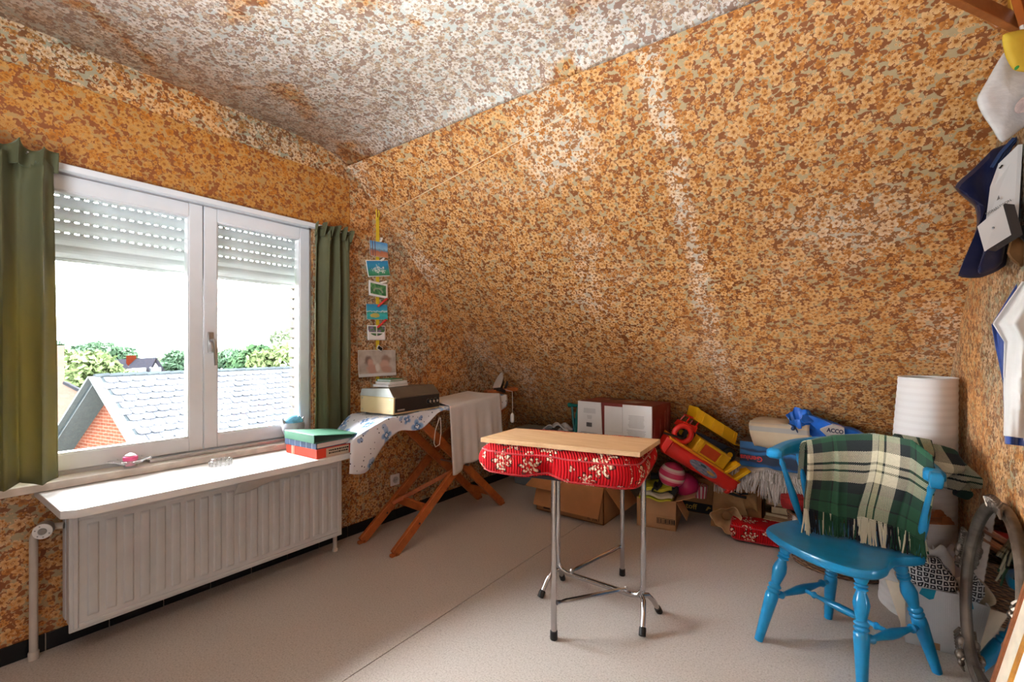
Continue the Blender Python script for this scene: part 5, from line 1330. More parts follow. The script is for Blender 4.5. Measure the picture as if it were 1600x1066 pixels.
# grey fringed rug
t = thing('fringed_rug', 'folded pale grey rug with long fringe on top of books and carton', 'rug', (-.46, 3.45, .38))
m_rug = cloth('rug_wool', 'b3aaa0', .25, 160, vscale=60)
obj('rug_fold', slab(-.70, -.16, 3.33, 3.70, .375, .445, .028, 5, n=(24, 14, 6)), m_rug, t, world=True)
obj('rug_fold', slab(-.66, -.18, 3.34, 3.66, .43, .470, .02, 9, n=(24, 14, 5)), m_rug, t, world=True)
rnd = random.Random(11)
fr1, fr2 = B(), B()
for i in range(230):
    u = i / 229; x = -.715 + .57 * u
    zt = .415 + .02 * math.sin(u * 17) - .02 * u * 0; yy = 3.325 - rnd.uniform(0, .02)
    L_ = .10 + .03 * math.sin(u * 12 + 1) + rnd.uniform(-.015, .015)
    lean = .02 * math.sin(u * 25) + rnd.uniform(-.012, .012) + (u - .5) * .03
    (fr1 if i % 2 else fr2).tube([(x, yy + .01, zt), (x + lean * .3, yy - .012, zt - L_ * .35), (x + lean, yy - .015, zt - L_)], [.0032, .003, .0022], 5)
for i in range(150):
    u = i / 149; x = -.70 + .52 * u; zt = .462 + .012 * math.sin(u * 14)
    L_ = rnd.uniform(.05, .075); lean = rnd.uniform(-.02, .02)
    (fr1 if i % 3 else fr2).tube([(x, 3.345, zt), (x + lean * .4, 3.318, zt - .012), (x + lean, 3.305, zt - L_)], [.003, .003, .0022], 5)
obj('fringe', fr1, M('fringe_light', 'c6bfb8', .9, var=.08), t, kind='stuff', world=True)
obj('fringe', fr2, M('fringe_grey', 'a39a92', .9, var=.08), t, kind='stuff', world=True)
tag(obj('red_scrap', slab(-.72, -.66, 3.34, 3.42, .30, .365, .015, 8, n=(6, 6, 5)), M('bright_red_cloth', 'c4202a', .8)), 'bit of bright red cloth poking out left under the grey rug', 'fabric')
# blue game box, upside down
def gamebox():
    k = N('game_box_print'); v = k.ob(); q = k.sep(v)
    w_ = k.math('ADD', k.math('MULTIPLY', q[2], 7.5), k.math('MULTIPLY_ADD', k.noise(k.mapping(v, (2.2, 2, 6)), 2.2, 2), .55, -.2))
    k.col(k.ramp(w_, [(0, '1d6fb2'), (.22, '14508c'), (.30, '1b2a44'), (.62, '22304a'), (.70, '2471b0'), (.82, '2a78b8'), (.9, '1e2c46'), (1, '2b6ea6')])); k.b.inputs['Roughness'].default_value = .35; return k.m
t = thing('game_box', 'dark blue game box lying upside down on the grey fringed rug', 'box', (-.30, 3.50, .472), math.radians(-2))
obj('box_body', B().lohi((-.275, -.12, 0), (.275, .12, .165)), gamebox(), t, bevel=.002)
obj('top_print', B().lohi((-.272, -.117, .1651), (.272, .117, .1658)), M('box_brown_print', '6f5a50', .4, var=.35, vscale=14, stretch=(1, 6, 1)), t, smooth=False)
text('lettering', 'Genius', .048, m_inkred, t, WM[t.name] @ frame((-.205, -.1215, .058), (-1, 0, .0), (0, 0, -1)), bold=.0012)
bl = thing('folded_blanket', 'folded beige blanket with a grey stripe on the blue game box', 'blanket', (-.34, 3.42, .64))
k = N('beige_blanket'); q = k.sep(k.ob())
sw = k.math('ADD', q[2], k.math('MULTIPLY', q[1], .15))
c = k.mix(k.noise(k.ob(), 20, 4), lin('cbb89c'), lin('b9a588'))
c = k.mix(k.math('MULTIPLY', k.step(k.math('ABSOLUTE', k.math('SUBTRACT', sw, .085)), .018, .012), .8), c, lin('9b9c9c'))
c = k.mix(k.math('MULTIPLY', k.step(k.math('ABSOLUTE', k.math('SUBTRACT', sw, .122)), .006, .002), .4), c, lin('a39c94'))
k.col(c); k.b.inputs['Roughness'].default_value = .95; k.bump(k.noise(k.ob(), 300, 2), .2, .001); m_beige = k.m
obj('blanket_fold', slab(-.49, -.17, 3.34, 3.51, .640, .735, .012, 2, sq=4), m_beige, bl, world=True)
def rollf(u, v):
    # upper layer folding over the front edge and curling under
    x = -.50 + .33 * v + .01 * math.sin(u * 9)
    s_ = u * 1.35
    if s_ < .5: y, z = 3.50 - .30 * s_, .782 + .012 * math.sin(v * 5) - .01 * s_
    else:
        a = (s_ - .5) / .85 * PI * 1.15
        rr_ = .075
        y, z = 3.35 - .055 * math.sin(a) , .782 - rr_ * (1 - math.cos(a)) * 1.05
    return Vector((x - .008 * math.sin(u * 6), y, z + .004 * math.sin(v * 12 + u * 8)))
obj('blanket_fold', B().grid(rollf, 36, 18), m_beige, bl, world=True, solid=.012, angle=80)
# blue sleeping bag with a white label
t = thing('sleeping_bag', 'bright blue shiny sleeping bag with a white label behind the plaid blanket', 'sleeping bag', (-.10, 3.40, .64))
m_sb = M('blue_nylon', '0f5fc0', .35, var=.2, vscale=10, bump=.15, bscale=25, sheen=.2)
def sbf(x, y, z):
    p = Vector((-.03 + .17 * x, 3.405 + .055 * y * (1 - .2 * x), .715 + (.075 - .02 * x) * z - .03 * x))
    return p + Vector((nz(p, 11, 4), nz(p, 11, 5), nz(p, 11, 6))) * .03
obj('bag_body', B().soft(sbf, (24, 10, 10)), m_sb, t, world=True, sub=1)
def sbn(u, v):
    a = 2 * PI * u; c = Vector((-.19, 3.375, .80)).lerp(Vector((-.255, 3.335, .845)), min(1, v * 1.4)) if v < .7 else Vector((-.255, 3.335, .845)).lerp(Vector((-.225, 3.325, .72)), (v - .7) / .3)
    r = .052 * (1 - .45 * max(0, v - .7) / .3) * (1 + .18 * math.sin(5 * a + v * 9) + .1 * math.sin(11 * a))
    return c + Vector((r * math.cos(a) * (1.0 if v < .7 else .8), .6 * r * math.sin(a), r * math.sin(a) * (.9 if v < .7 else .4) + .012 * math.cos(a)))
obj('gathered_end', B().grid(sbn, 36, 20, True), m_sb, t, world=True, sub=1)
obj('drawstring', B().tube([P(1232, 662, 2.83), P(1242, 667, 2.80), P(1246, 675, 2.80), P(1250, 690, 2.80)], .004, 6).ball(P(1239, 670, 2.79), .012, 8, 6), m_inknavy, t, world=True)
la = [P(1281, 672, 2.705), P(1300, 664, 2.71), P(1319, 669, 2.705), P(1320, 681, 2.695), P(1292, 682, 2.695)]
obj('label', B().prism(la, (0, .06, 0)), m_paper, t, world=True, smooth=False)
text('lettering', 'ACCO', .034, m_inknavy, t, frame(P(1305, 674.0, 2.688), P(1310, 675.5, 2.775) - P(1300, 674, 2.775), (0, .15, 1)), bold=.0008)

# ---------------- paper floor lamp ----------------
k = N('lamp_paper'); v = k.ob(); q = k.sep(v)
k.col(k.mix(k.step(k.math('SINE', k.math('MULTIPLY', q[2], 2 * PI / .032)), -.9, .4), lin('e3dfdd'), lin('e9e6e4'))); k.b.inputs['Roughness'].default_value = .8
tr = k.n('ShaderNodeBsdfTranslucent'); tr.inputs['Color'].default_value = lin('e8e2dc'); mx = k.n('ShaderNodeMixShader'); mx.inputs[0].default_value = .25
k.l(k.b.outputs[0], mx.inputs[1]); k.l(tr.outputs[0], mx.inputs[2]); k.l(mx.outputs[0], k.t.nodes['Material Output'].inputs['Surface'])
LX, LY = .268, 2.885
t = thing('floor_lamp', 'tall white ribbed paper floor lamp in the corner behind the chair', 'lamp', (LX, LY, 0))
def lampf(u, v):
    a = 2 * PI * u; z = .03 + 1.09 * v
    s_ = 1 - v
    rx = .104 + .036 * s_; ry = .155 + .012 * s_
    rib = .0022 * abs(math.sin(PI * z / .032))
    return Vector((.040 * v + (rx + rib) * math.cos(a), (ry + rib) * math.sin(a), z))
obj('lamp_shade', B().grid(lampf, 48, 140, True), k.m, t, angle=80)
obj('shade_top_ring', B().tube([(.04 + .105 * math.cos(a), .156 * math.sin(a), 1.12) for a in [i * 2 * PI / 40 for i in range(40)]], .003, 6, closed=True), m_white, t)
obj('lamp_base', B().lathe([(.115, 0.0005), (.115, .018), (.02, .024), (.012, .03), (.012, .6)], 30), m_white, t)
t = thing('wooden_moulding', 'upper of two copper brown wooden mouldings between chair and paper lamp', 'moulding', P(1470, 803, 1.9))
m_mould = wood('brown_moulding', '9a5a32', '6e3c1e', 14, (2, 2, 2), .35)
def mould(a, b2, r):
    d_ = (b2 - a).normalized(); s_ = d_.cross(Vector((0, 0, 1))).normalized(); u_ = s_.cross(d_)
    prof = [(-1, -.6), (1, -.6), (1, -.2), (.75, 0), (.7, .35), (.35, .62), (-.35, .62), (-.7, .35), (-.75, 0), (-1, -.2)]
    return B().prism([a + s_ * r * x + u_ * r * y for x, y in prof], b2 - a)
obj('moulding_strip', mould(P(1468, 803, 1.92), P(1290, 792, 2.70), .026), m_mould, t, world=True, smooth=False)
t = thing('wooden_moulding', 'lower of two copper brown wooden mouldings, reaching further right', 'moulding', P(1480, 815, 1.88))
obj('moulding_strip', mould(P(1480, 814, 1.90), P(1290, 806, 2.66), .027), m_mould, t, world=True, smooth=False)

# ---------------- white carton with fabrics ----------------
wbx = carton('cardboard_box', 'white corrugated carton with teal tape, full of fabric, beside the mirror', (.288, 2.628, 0), .175, .115, .25, math.radians(4), M('white_corrugated', 'd4d3d4', .7, var=.04), ())
cg = B(); x = -.084
while x < .084: cg.lohi((x, -.0586, .004), (x + .0028, -.0570, .246)); x += .0066
obj('corrugation', cg, MATS['white_corrugated'], wbx, kind='stuff', smooth=False)
m_tape = M('teal_tape', '0f8fae', .4, var=.08)
obj('teal_tape', B().prism([(-.035, -.0592, .247), (.010, -.0592, .250), (.002, -.0600, .212), (-.012, -.0602, .205), (-.044, -.0592, .222)], (0, .0008, 0)), m_tape, wbx, smooth=False)
obj('brown_tape', B().lohi((-.025, -.0596, .002), (.022, -.0588, .030)), m_card2, wbx, smooth=False)
fl_ = B().prism([(-.0875, -.055, .245), (-.0875, -.058, .02), (-.150, -.02, .235)], (0, .003, 0))
obj('side_flap', fl_, M('flap_cream', 'd9c6ae', .8, var=.1), wbx, smooth=False)
def blob(c, rx, ry, rz, amp, seed, n=(10, 10, 8)):
    c = Vector(c)
    def f(x, y, z):
        v = Vector((x, y, z)); v = v.normalized() * max(abs(x), abs(y), abs(z))
        p = c + Vector((v.x * rx, v.y * ry, v.z * rz))
        return p + Vector((nz(p, 14, seed), nz(p, 14, seed + 1), nz(p, 14, seed + 2))) * amp
    return B().soft(f, n)
k = N('bw_print'); uv = k.uv(); br = k.n('ShaderNodeTexVoronoi', voronoi_dimensions='2D', feature='DISTANCE_TO_EDGE'); k.l(uv, br.inputs['Vector']); br.inputs['Scale'].default_value = 48; br.inputs['Randomness'].default_value = .35
vv = k.noise(uv, 90, 3)
k.col(k.ramp(k.math('ADD', br.outputs['Distance'], k.math('MULTIPLY_ADD', vv, .3, -.15)), [(0, 'e4e2e0'), (.09, 'cfcfd2'), (.12, '1b1c26'), (.30, '171822'), (.34, 'd8d8d8')], 'CONSTANT')); k.b.inputs['Roughness'].default_value = .9
tag(obj('patterned_fabric', blob((.285, 2.625, .275), .080, .045, .085, .03, 3, (14, 12, 12)), k.m, angle=80), 'black and white patterned fabric bulging out of the white carton', 'fabric')
tag(obj('beige_fabric', blob((.205, 2.64, .262), .030, .04, .055, .02, 7), cloth('beige_cotton', 'b9a283', .15), angle=80), 'bunched beige fabric at the left of the white carton', 'fabric')
t = thing('paper_bundle', 'crumpled white papers and plastic film standing in the back of the white carton', 'paper', (.33, 2.66, .25))
rnd = random.Random(9)
for i in range(5):
    cx_ = .28 + .028 * i; top = (.36, .40, .385, .41, .37)[i]
    a_ = rnd.uniform(-.6, .6)
    obj('paper_sheet', B().grid(lambda u, v: Vector((cx_ + (u - .5) * .075 * math.cos(a_), 2.675 + (u - .5) * .03 * math.sin(a_) + .018 * math.sin(v * 4 + i), .24 + (top - .24) * v + .012 * math.sin(u * 9 + i) * v + .02 * (u - .5) * (1 if i % 2 else -1))), 7, 7), m_paper if i != 3 else M('lilac_paper', 'b9bac6', .6), t, world=True, solid=.0015, angle=30)

# ---------------- blue chair ----------------
m_cblue = M('chair_blue_paint', '0f86bd', .3, var=.10, vscale=14, coat=.25, bump=.03, bscale=40)
t = thing('captains_chair', 'bright blue painted wooden captains chair with turned legs and curved arm rail', 'chair', (-.01, 2.315, 0))
oc = [(-.275, 2.29), (-.20, 2.19), (-.09, 2.108), (.015, 2.076), (.085, 2.10), (.122, 2.16), (.138, 2.235), (.165, 2.29), (.232, 2.345), (.248, 2.385), (.21, 2.49), (.09, 2.585), (-.07, 2.60), (-.19, 2.52), (-.258, 2.42), (-.288, 2.335)]
def catmull(pts, k=5):
    out = []; n = len(pts)
    for i in range(n):
        p0, p1, p2, p3 = (Vector(pts[(i + j) % n]) for j in (-1, 0, 1, 2))
        for s_ in range(k):
            u = s_ / k
            out.append(.5 * ((2 * p1) + (p2 - p0) * u + (2 * p0 - 5 * p1 + 4 * p2 - p3) * u * u + (3 * p1 - p0 - 3 * p2 + p3) * u ** 3))
    return out
ol = catmull(oc)
cen = Vector((-.015, 2.33))
def ringz(s_, z): return [Vector((cen.x + (p.x - cen.x) * s_, cen.y + (p.y - cen.y) * s_, z)) for p in ol]
sbm = B(); rings = [ringz(.93, .412), ringz(.985, .418), ringz(1.0, .428), ringz(1.0, .442), ringz(.985, .450), ringz(.95, .4515), ringz(.85, .450), ringz(.6, .4455), ringz(.3, .444)]
vr = [[sbm.bm.verts.new(p) for p in r] for r in rings]
nn = len(ol)
for a, b2 in zip(vr[:-1], vr[1:]):
    for i in range(nn): sbm.bm.faces.new((a[i], a[(i + 1) % nn], b2[(i + 1) % nn], b2[i]))
sbm.bm.faces.new(vr[0][::-1]); sbm.bm.faces.new(vr[-1])
obj('seat', sbm, m_cblue, t, world=True, angle=50)
prof = [(.013, 0), (.0165, .004), (.0185, .10), (.0225, .30), (.0258, .44), (.0250, .49), (.0195, .503), (.0250, .520), (.0250, .530), (.0195, .545), (.0250, .562), (.0250, .572), (.0170, .592), (.0190, .62), (.0245, .68), (.0275, .725), (.0235, .78), (.0160, .83), (.0160, .838), (.0225, .848), (.0225, .858), (.0165, .868), (.0225, .880), (.0225, .888), (.018, .90), (.0250, .94), (.0205, 1.0)]
ft = dict(a=(-.304, 2.205), b=(-.067, 2.582), c=(.285, 2.393), d=(.047, 2.085))
tp = dict(a=(-.203, 2.272), b=(-.045, 2.535), c=(.165, 2.335), d=(.045, 2.150))
def onleg(q, z):
    f, p = Vector((*ft[q], .0)), Vector((*tp[q], .42)); return f.lerp(p, z / .42)
for q in 'abcd':
    f, p = Vector((*ft[q], .0008)), Vector((*tp[q], .42)); L = (p - f).length
    obj('leg', B().lathe([(r, h * L) for r, h in prof], 20, f, p - f), m_cblue, t, world=True, angle=50)
def turned(a, b2, r=.0125):
    L = (b2 - a).length
    pr_ = [(.009, 0), (.0095, .06), (.010, .12), (.0165, .15), (.0165, .165), (.010, .18), (.0105, .24), (.0185, .45), (.0185, .55), (.0105, .76), (.010, .82), (.0165, .835), (.0165, .85), (.010, .88), (.0095, .94), (.009, 1)]
    return B().lathe([(x * r / .0125, h * L) for x, h in pr_], 16, a, b2 - a)
sa, sbb, sd, sc = onleg('a', .185), onleg('b', .185), onleg('d', .175), onleg('c', .175)
obj('stretcher', turned(sa, sbb), m_cblue, t, world=True, angle=50); obj('stretcher', turned(sd, sc), m_cblue, t, world=True, angle=50)
obj('stretcher', turned(sa.lerp(sbb, .5), sd.lerp(sc, .5), .011), m_cblue, t, world=True, angle=50)
rail_pts = [(-.268, 2.37, .775), (-.245, 2.45, .780), (-.19, 2.55, .785), (-.08, 2.63, .79), (.03, 2.645, .79), (.13, 2.60, .79), (.21, 2.50, .785), (.262, 2.39, .78), (.266, 2.29, .775)]
rp = []
for i in range(len(rail_pts) - 1):
    p0, p1, p2, p3 = (Vector(rail_pts[max(0, min(len(rail_pts) - 1, i + j))]) for j in (-1, 0, 1, 2))
    for s_ in range(5):
        u = s_ / 5; rp.append(.5 * ((2 * p1) + (p2 - p0) * u + (2 * p0 - 5 * p1 + 4 * p2 - p3) * u * u + (3 * p1 - p0 - 3 * p2 + p3) * u ** 3))
rp.append(Vector(rail_pts[-1]))
rb = B(); rr_ = []
for i, p in enumerate(rp):
    tt = (rp[min(i + 1, len(rp) - 1)] - rp[max(i - 1, 0)]).normalized(); s_ = tt.cross(Vector((0, 0, 1))).normalized()
    f = i / (len(rp) - 1); mid = math.sin(PI * f)
    hh_ = .017 + .022 * mid; ww = .030 - .008 * mid
    e = min(i, len(rp) - 1 - i)
    if e == 0: hh_ *= .75; ww *= .7
    elif e < 3: ww *= 1.12; hh_ *= 1.15
    rr_.append([rb.bm.verts.new(p + s_ * ww * cx_ + Vector((0, 0, hh_ * cz_ + (.010 * mid)))) for cx_, cz_ in ((-1, -.6), (-.6, -1), (.6, -1), (1, -.6), (1, .6), (.6, 1), (-.6, 1), (-1, .6))])
for A_, B_ in zip(rr_[:-1], rr_[1:]):
    for i in range(8): rb.bm.faces.new((A_[i], A_[(i + 1) % 8], B_[(i + 1) % 8], B_[i]))
rb.bm.faces.new(rr_[0][::-1]); rb.bm.faces.new(rr_[-1])
obj('arm_rail', rb, m_cblue, t, world=True, angle=50, bevel=.003)
obj('arm_scroll', B().soft(lambda x, y, z: Vector((.268 + .020 * x * (1 - .2 * z * z), 2.285 + .026 * y * (1 - .25 * abs(z)), .768 + .032 * z * (1 - .2 * y * y))), (6, 6, 6)), m_cblue, t, world=True, sub=1)
for (sx, sy, i) in ((-.172, 2.475, .12), (-.13, 2.53, .27), (-.07, 2.57, .40), (.02, 2.575, .52), (.10, 2.55, .64), (.17, 2.49, .77), (.238, 2.372, .96)):
    pt = rp[int(i * (len(rp) - 1))]; a = Vector((sx * .94, sy, .446)); L = (pt - a).length
    obj('spindle', B().lathe([(.010, 0), (.0115, .1 * L), (.0165, .35 * L), (.0145, .5 * L), (.010, .78 * L), (.013, .84 * L), (.009, .88 * L), (.0095, 1.0 * L)], 14, a, pt - a), m_cblue, t, world=True, angle=50)

# ---------------- plaid blanket over the chair back ----------------
def plaid():
    k = N('green_plaid'); uv = k.uv(); q = k.sep(uv)
    sett = [(0, 'd8d0b4'), (.10, '16211c'), (.125, 'd8d0a8'), (.205, '16211c'), (.23, 'd8d0b4'), (.34, '171a22'), (.46, '1c4a33'), (.60, '131c1a'), (.625, '235a3c'), (.74, '1a4530'), (.86, '171a22')]
    sett2 = [(0, 'd8d0b4'), (.12, '16211c'), (.145, 'd8d0b4'), (.20, '16211c'), (.225, 'd8d0b4'), (.35, '171a22'), (.48, '1c4a33'), (.62, '131c1a'), (.64, '235a3c'), (.86, '171a22')]
    a = k.ramp(k.math('FRACT', q[0]), sett, 'CONSTANT'); b2 = k.ramp(k.math('FRACT', q[1]), sett2, 'CONSTANT')
    tw_ = k.math('GREATER_THAN', k.math('FRACT', k.math('MULTIPLY', k.math('ADD', q[0], q[1]), 62)), .5)
    c = k.mix(tw_, a, b2)
    c = k.mix(k.math('MULTIPLY', k.noise(uv, 40, 3), .35), c, lin('2a3a30'))
    k.col(c); k.b.inputs['Roughness'].default_value = .95; k.b.inputs['Sheen Weight'].default_value = .15
    k.bump(k.noise(uv, 180, 2), .3, .001); return k.m
m_plaid = plaid()
t = thing('plaid_blanket', 'green, black and cream plaid wool blanket with fringe draped over the blue chair', 'blanket', (.05, 2.5, .45))
def lerpk(keys, u):
    for (u0, a), (u1, b2) in zip(keys[:-1], keys[1:]):
        if u <= u1:
            f = (u - u0) / (u1 - u0); f = f * f * (3 - 2 * f); return tuple(x + (y - x) * f for x, y in zip(a, b2))
    return keys[-1][1]
topk = [(0, (1260, 690, 2.09)), (.3, (1305, 681, 2.05)), (.55, (1368, 678, 1.96)), (.78, (1418, 687, 1.83)), (1, (1450, 712, 1.75))]
hemk = [(0, (1254, 796, 1.985)), (.3, (1305, 808, 1.955)), (.45, (1334, 812, 1.93)), (.55, (1345, 808, 1.90)), (.8, (1402, 826, 1.82)), (1, (1434, 842, 1.775))]
def blk(u, v):
    a, b2 = lerpk(topk, u), lerpk(hemk, u)
    pt, pb = P(*a), P(*b2)
    away = Vector((-math.sin(CT), math.cos(CT), 0))
    if v < .3:      # behind the rail
        s_ = 1 - v / .3
        ang = min(1, s_ * 3) * PI / 2
        return pt + away * (.045 * math.sin(ang) + .02 * s_) + Vector((0, 0, -.045 * (1 - math.cos(ang)) - .20 * max(0, s_ - .25)))
    s_ = (v - .3) / .7
    bulge = math.sin(PI * min(1, s_ * 1.15)) * .022
    p = pt.lerp(pb, s_)
    fold = .020 * (1 / (1 + math.exp(-(u - .47 + .10 * s_) * 55)))     # second layer lying over the first
    wav = .010 * math.sin(u * 21 + 1.2 * s_) * s_ + .006 * math.sin(u * 47)* s_
    return p - away * (bulge * (1 - .5 * s_) + fold + wav) + Vector((0, 0, .012 * math.sin(PI * min(1, s_ * 2.2)) * (1 - s_)))
NU, NV = 80, 50
def plaid_uv(nu, nv, su, ou, sv, ov):
    def f(i):
        a, b2 = divmod(i, nv + 1); u = a / nu; v = b2 / nv
        sk = (.06 if u > .46 else 0)
        return (u * su + ou - sk, v * sv + ov)
    return f
obj('blanket_cloth', B().grid(blk, NU, NV), m_plaid, t, world=True, solid=.006, angle=80, uv=plaid_uv(NU, NV, 1.75, .20, 1.45, .345))
fcol = [M('fringe_cream', 'd6cdb2', .9, var=.1), M('fringe_green', '1c4a33', .9, var=.2), M('fringe_black', '171a20', .9, var=.1)]
fb = [B(), B(), B()]
rnd = random.Random(21)
for i in range(150):
    u = i / 149; p = blk(u, 1)
    ph_ = (u * 1.75 + .20 - (.06 if u > .46 else 0)) % 1
    ci = 0 if ph_ < .34 else (2 if (ph_ < .46 or ph_ > .86) else 1)
    if rnd.random() < .22: ci = rnd.choice((0, 1, 2))
    L_ = .095 + rnd.uniform(-.012, .02)
    zb = max(.456, p.z - L_)
    o = Vector((rnd.uniform(-.012, .012), rnd.uniform(-.02, .004), 0))
    fb[ci].tube([p + Vector((0, 0, .008)), p + o * .4 + Vector((0, 0, -(p.z - zb) * .5)), Vector((p.x + o.x, p.y + o.y - .004, zb))], [.0030, .0034, .0024], 5)
# the gathered end falling behind the right arm
wt = [(0, (1405, 684, 2.0)), (.35, (1448, 690, 1.93)), (.7, (1490, 707, 1.86)), (1, (1515, 740, 1.84))]
wb_ = [(0, (1415, 735, 1.98)), (.35, (1452, 748, 1.92)), (.7, (1482, 764, 1.87)), (1, (1503, 776, 1.85))]
def wing(x, y, z):
    u = (x + 1) / 2; v = (1 - z) / 2
    a, b2 = P(*lerpk(wt, u)), P(*lerpk(wb_, u))
    p = a.lerp(b2, v); away = Vector((-math.sin(CT), math.cos(CT), 0))
    p += away * (.050 * y * math.sin(PI * (.12 + .76 * v)) + .018 * math.sin(u * 17 + v * 5) + .022 * math.sin(v * 9 + u * 3) * u)
    p += Vector((0, 0, .014 * math.sin(u * 11 + y) - .02 * u * v * math.sin(v * 6)))
    return p
obj('blanket_end', B().soft(wing, (20, 6, 14)), m_plaid, t, world=True, angle=80, uv=lambda i: ((i * .0137) % 1 * 0 + (i % 37) * 0, 0))
eo_ = bpy.data.objects[[o for o in bpy.data.objects.keys() if o.startswith('blanket_end')][-1]]
for lp in eo_.data.loops:
    co = eo_.data.vertices[lp.vertex_index].co; eo_.data.uv_layers[0].data[lp.index].uv = (co.x * 3.2 + co.y * 1.4 + .35, co.z * 3.4 + .2)
for i in range(26):
    u = i / 25; p = P(1436 + 8 * math.sin(u * 9), 740 + 115 * u, 1.80 + .0 * u) + Vector((0, .02, 0))
    fb[(0, 1, 0, 2)[i % 4]].tube([p, p + Vector((.006, -.004, -.03)), p + Vector((.010 + rnd.uniform(-.008, .01), -.01, -.075))], [.004, .0045, .003], 5)
for b_, m_ in zip(fb, fcol): obj('fringe', b_, m_, t, kind='stuff', world=True)
def sidefold(u, v):
    a = P(1449 - 12 * v + 6 * math.sin(v * 7), 716 + 130 * v, 1.815) ; return a + Vector((.03 * (u - .5) * 1.2, .05 * (u - .3) + .012 * math.sin(u * 14 + v * 5), .004 * math.sin(u * 9)))
obj('blanket_edge', B().grid(sidefold, 12, 24), m_plaid, t, world=True, solid=.005, angle=80, uv=plaid_uv(12, 24, .55, .78, 1.2, .1))

# ---------------- oval mirror and framed picture ----------------
MC = Vector((.378, 2.105, .455)); b_ = math.radians(3)
mh = Vector((-math.sin(b_), math.cos(b_), 0)); mu = Vector((.09, .0, .97)).normalized()
mh = (mh - mu * mh.dot(mu)).normalized(); mn = mh.cross(mu).normalized()
if mn.x > 0: mn = -mn
RH, RV = .248, .280
def ell(a, s_=1.0, o=0.0): return MC + mh * (RH * s_ * math.cos(a)) + mu * (RV * (1 + (s_ - 1) * RH / RV) * math.sin(a)) + mn * o
t = thing('oval_mirror', 'oval mirror in an ornate tarnished frame leaning on the right wall', 'mirror', (MC.x, MC.y, 0))
m_tarn = M('tarnished_frame', '6e6359', .42, .7, var=.35, vscale=14, bump=.15, bscale=60)
NA = 72
fb_ = B()
prof_ = [(1.085, -.012), (1.105, .004), (1.085, .014), (1.045, .010), (1.03, .017), (.995, .015), (.965, .008), (.95, -.002), (.95, -.012)]
fb_.grid(lambda u, v: (lambda i, f: ell(2 * PI * u, prof_[i][0] + (prof_[min(i + 1, 8)][0] - prof_[i][0]) * f, prof_[i][1] + (prof_[min(i + 1, 8)][1] - prof_[i][1]) * f))(min(8, int(v * 8)), v * 8 - int(v * 8)), NA, 16, True)
obj('mirror_frame', fb_, m_tarn, t, world=True, angle=60)
mg = B(); mg.grid(lambda u, v: ell(2 * PI * u, max(.001, .965 * v), .0), NA, 6, True)
mm_ = N('mirror_glass'); mm_.b.inputs['Base Color'].default_value = (.62, .62, .60, 1); mm_.b.inputs['Metallic'].default_value = 1; mm_.b.inputs['Roughness'].default_value = .03
obj('mirror_glass', mg, mm_.m, t, world=True)
obj('backing', B().grid(lambda u, v: ell(2 * PI * u, max(.001, 1.06 * v), -.013), NA, 4, True), m_card, t, world=True)
rnd = random.Random(4)
def ornament(a0, a1, n_, s_, r0):
    q = B()
    for i in range(n_):
        a = a0 + (a1 - a0) * i / max(1, n_ - 1); e = math.sin(PI * (i + .5) / n_)
        q.ball(ell(a, s_ + rnd.uniform(-.03, .05), .018 + rnd.uniform(-.004, .008)), r0 * (.5 + .6 * e) * rnd.uniform(.8, 1.2), 8, 6, (1, 1, 1.3))
        q.tube([ell(a + .03, s_ - .06, .02), ell(a, s_ + .06, .026), ell(a - .05, s_ + .10, .016)], [.004, .006, .003], 6)
    return q
obj('carved_ornament', ornament(-.05, .42, 16, 1.08, .013), m_tarn, t, world=True)
obj('carved_ornament', ornament(PI / 2 - .25, PI / 2 + .25, 9, 1.06, .012), m_tarn, t, world=True)
obj('carved_ornament', ornament(-1.25, -.85, 12, 1.09, .014), m_tarn, t, world=True)
obj('carved_ornament', ornament(PI - .3, PI + .3, 12, 1.06, .011), m_tarn, t, world=True)
lo = ell(-PI / 2, 1.06)
obj('carved_foot', B().soft(lambda x, y, z: Vector((lo.x + .012 + .022 * x, lo.y + .06 * y * (1 - .3 * z), (lo.z + .03) / 2 + (lo.z + .03) / 2 * z * .995)), (6, 8, 8)), m_tarn, t, world=True)
# leaning framed picture
t = thing('framed_picture', 'cream matted picture with gold inner slip leaning on the right wall near the camera', 'picture', (.30, 1.5, 0))
def fp_(y, z, o=0.0): return Vector((.271 + .2155 * z - o, y, z + .2155 * o))
def sheet(y0, y1, z0, z1, o0, o1): return B().hexa([fp_(y0, z0, o0), fp_(y1, z0, o0), fp_(y1, z1, o0), fp_(y0, z1, o0)], [fp_(y0, z0, o1), fp_(y1, z0, o1), fp_(y1, z1, o1), fp_(y0, z1, o1)])
YF, YN = 1.83, 1.20
ZB, ZT = .004, .70
obj('frame_edge', sheet(YF, YF - .014, ZB, ZT, -.012, .012), m_mould, t, world=True, smooth=False)
obj('frame_edge', sheet(YN + .014, YN, ZB, ZT, -.012, .012), m_mould, t, world=True, smooth=False)
obj('frame_edge', sheet(YF, YN, ZT - .014, ZT, -.012, .012), m_mould, t, world=True, smooth=False)
obj('frame_edge', sheet(YF, YN, ZB, ZB + .014, -.012, .012), m_mould, t, world=True, smooth=False)
obj('mat_board', sheet(YF - .014, YN + .014, ZB + .014, ZT - .014, -.006, .006), M('cream_mat', 'd8cab4', .85, var=.08, vscale=20, bump=.1, bscale=200), t, world=True, smooth=False)
m_gold = wood('gold_slip', 'c98a34', '9c6420', 20, (2, 2, 2), .35)
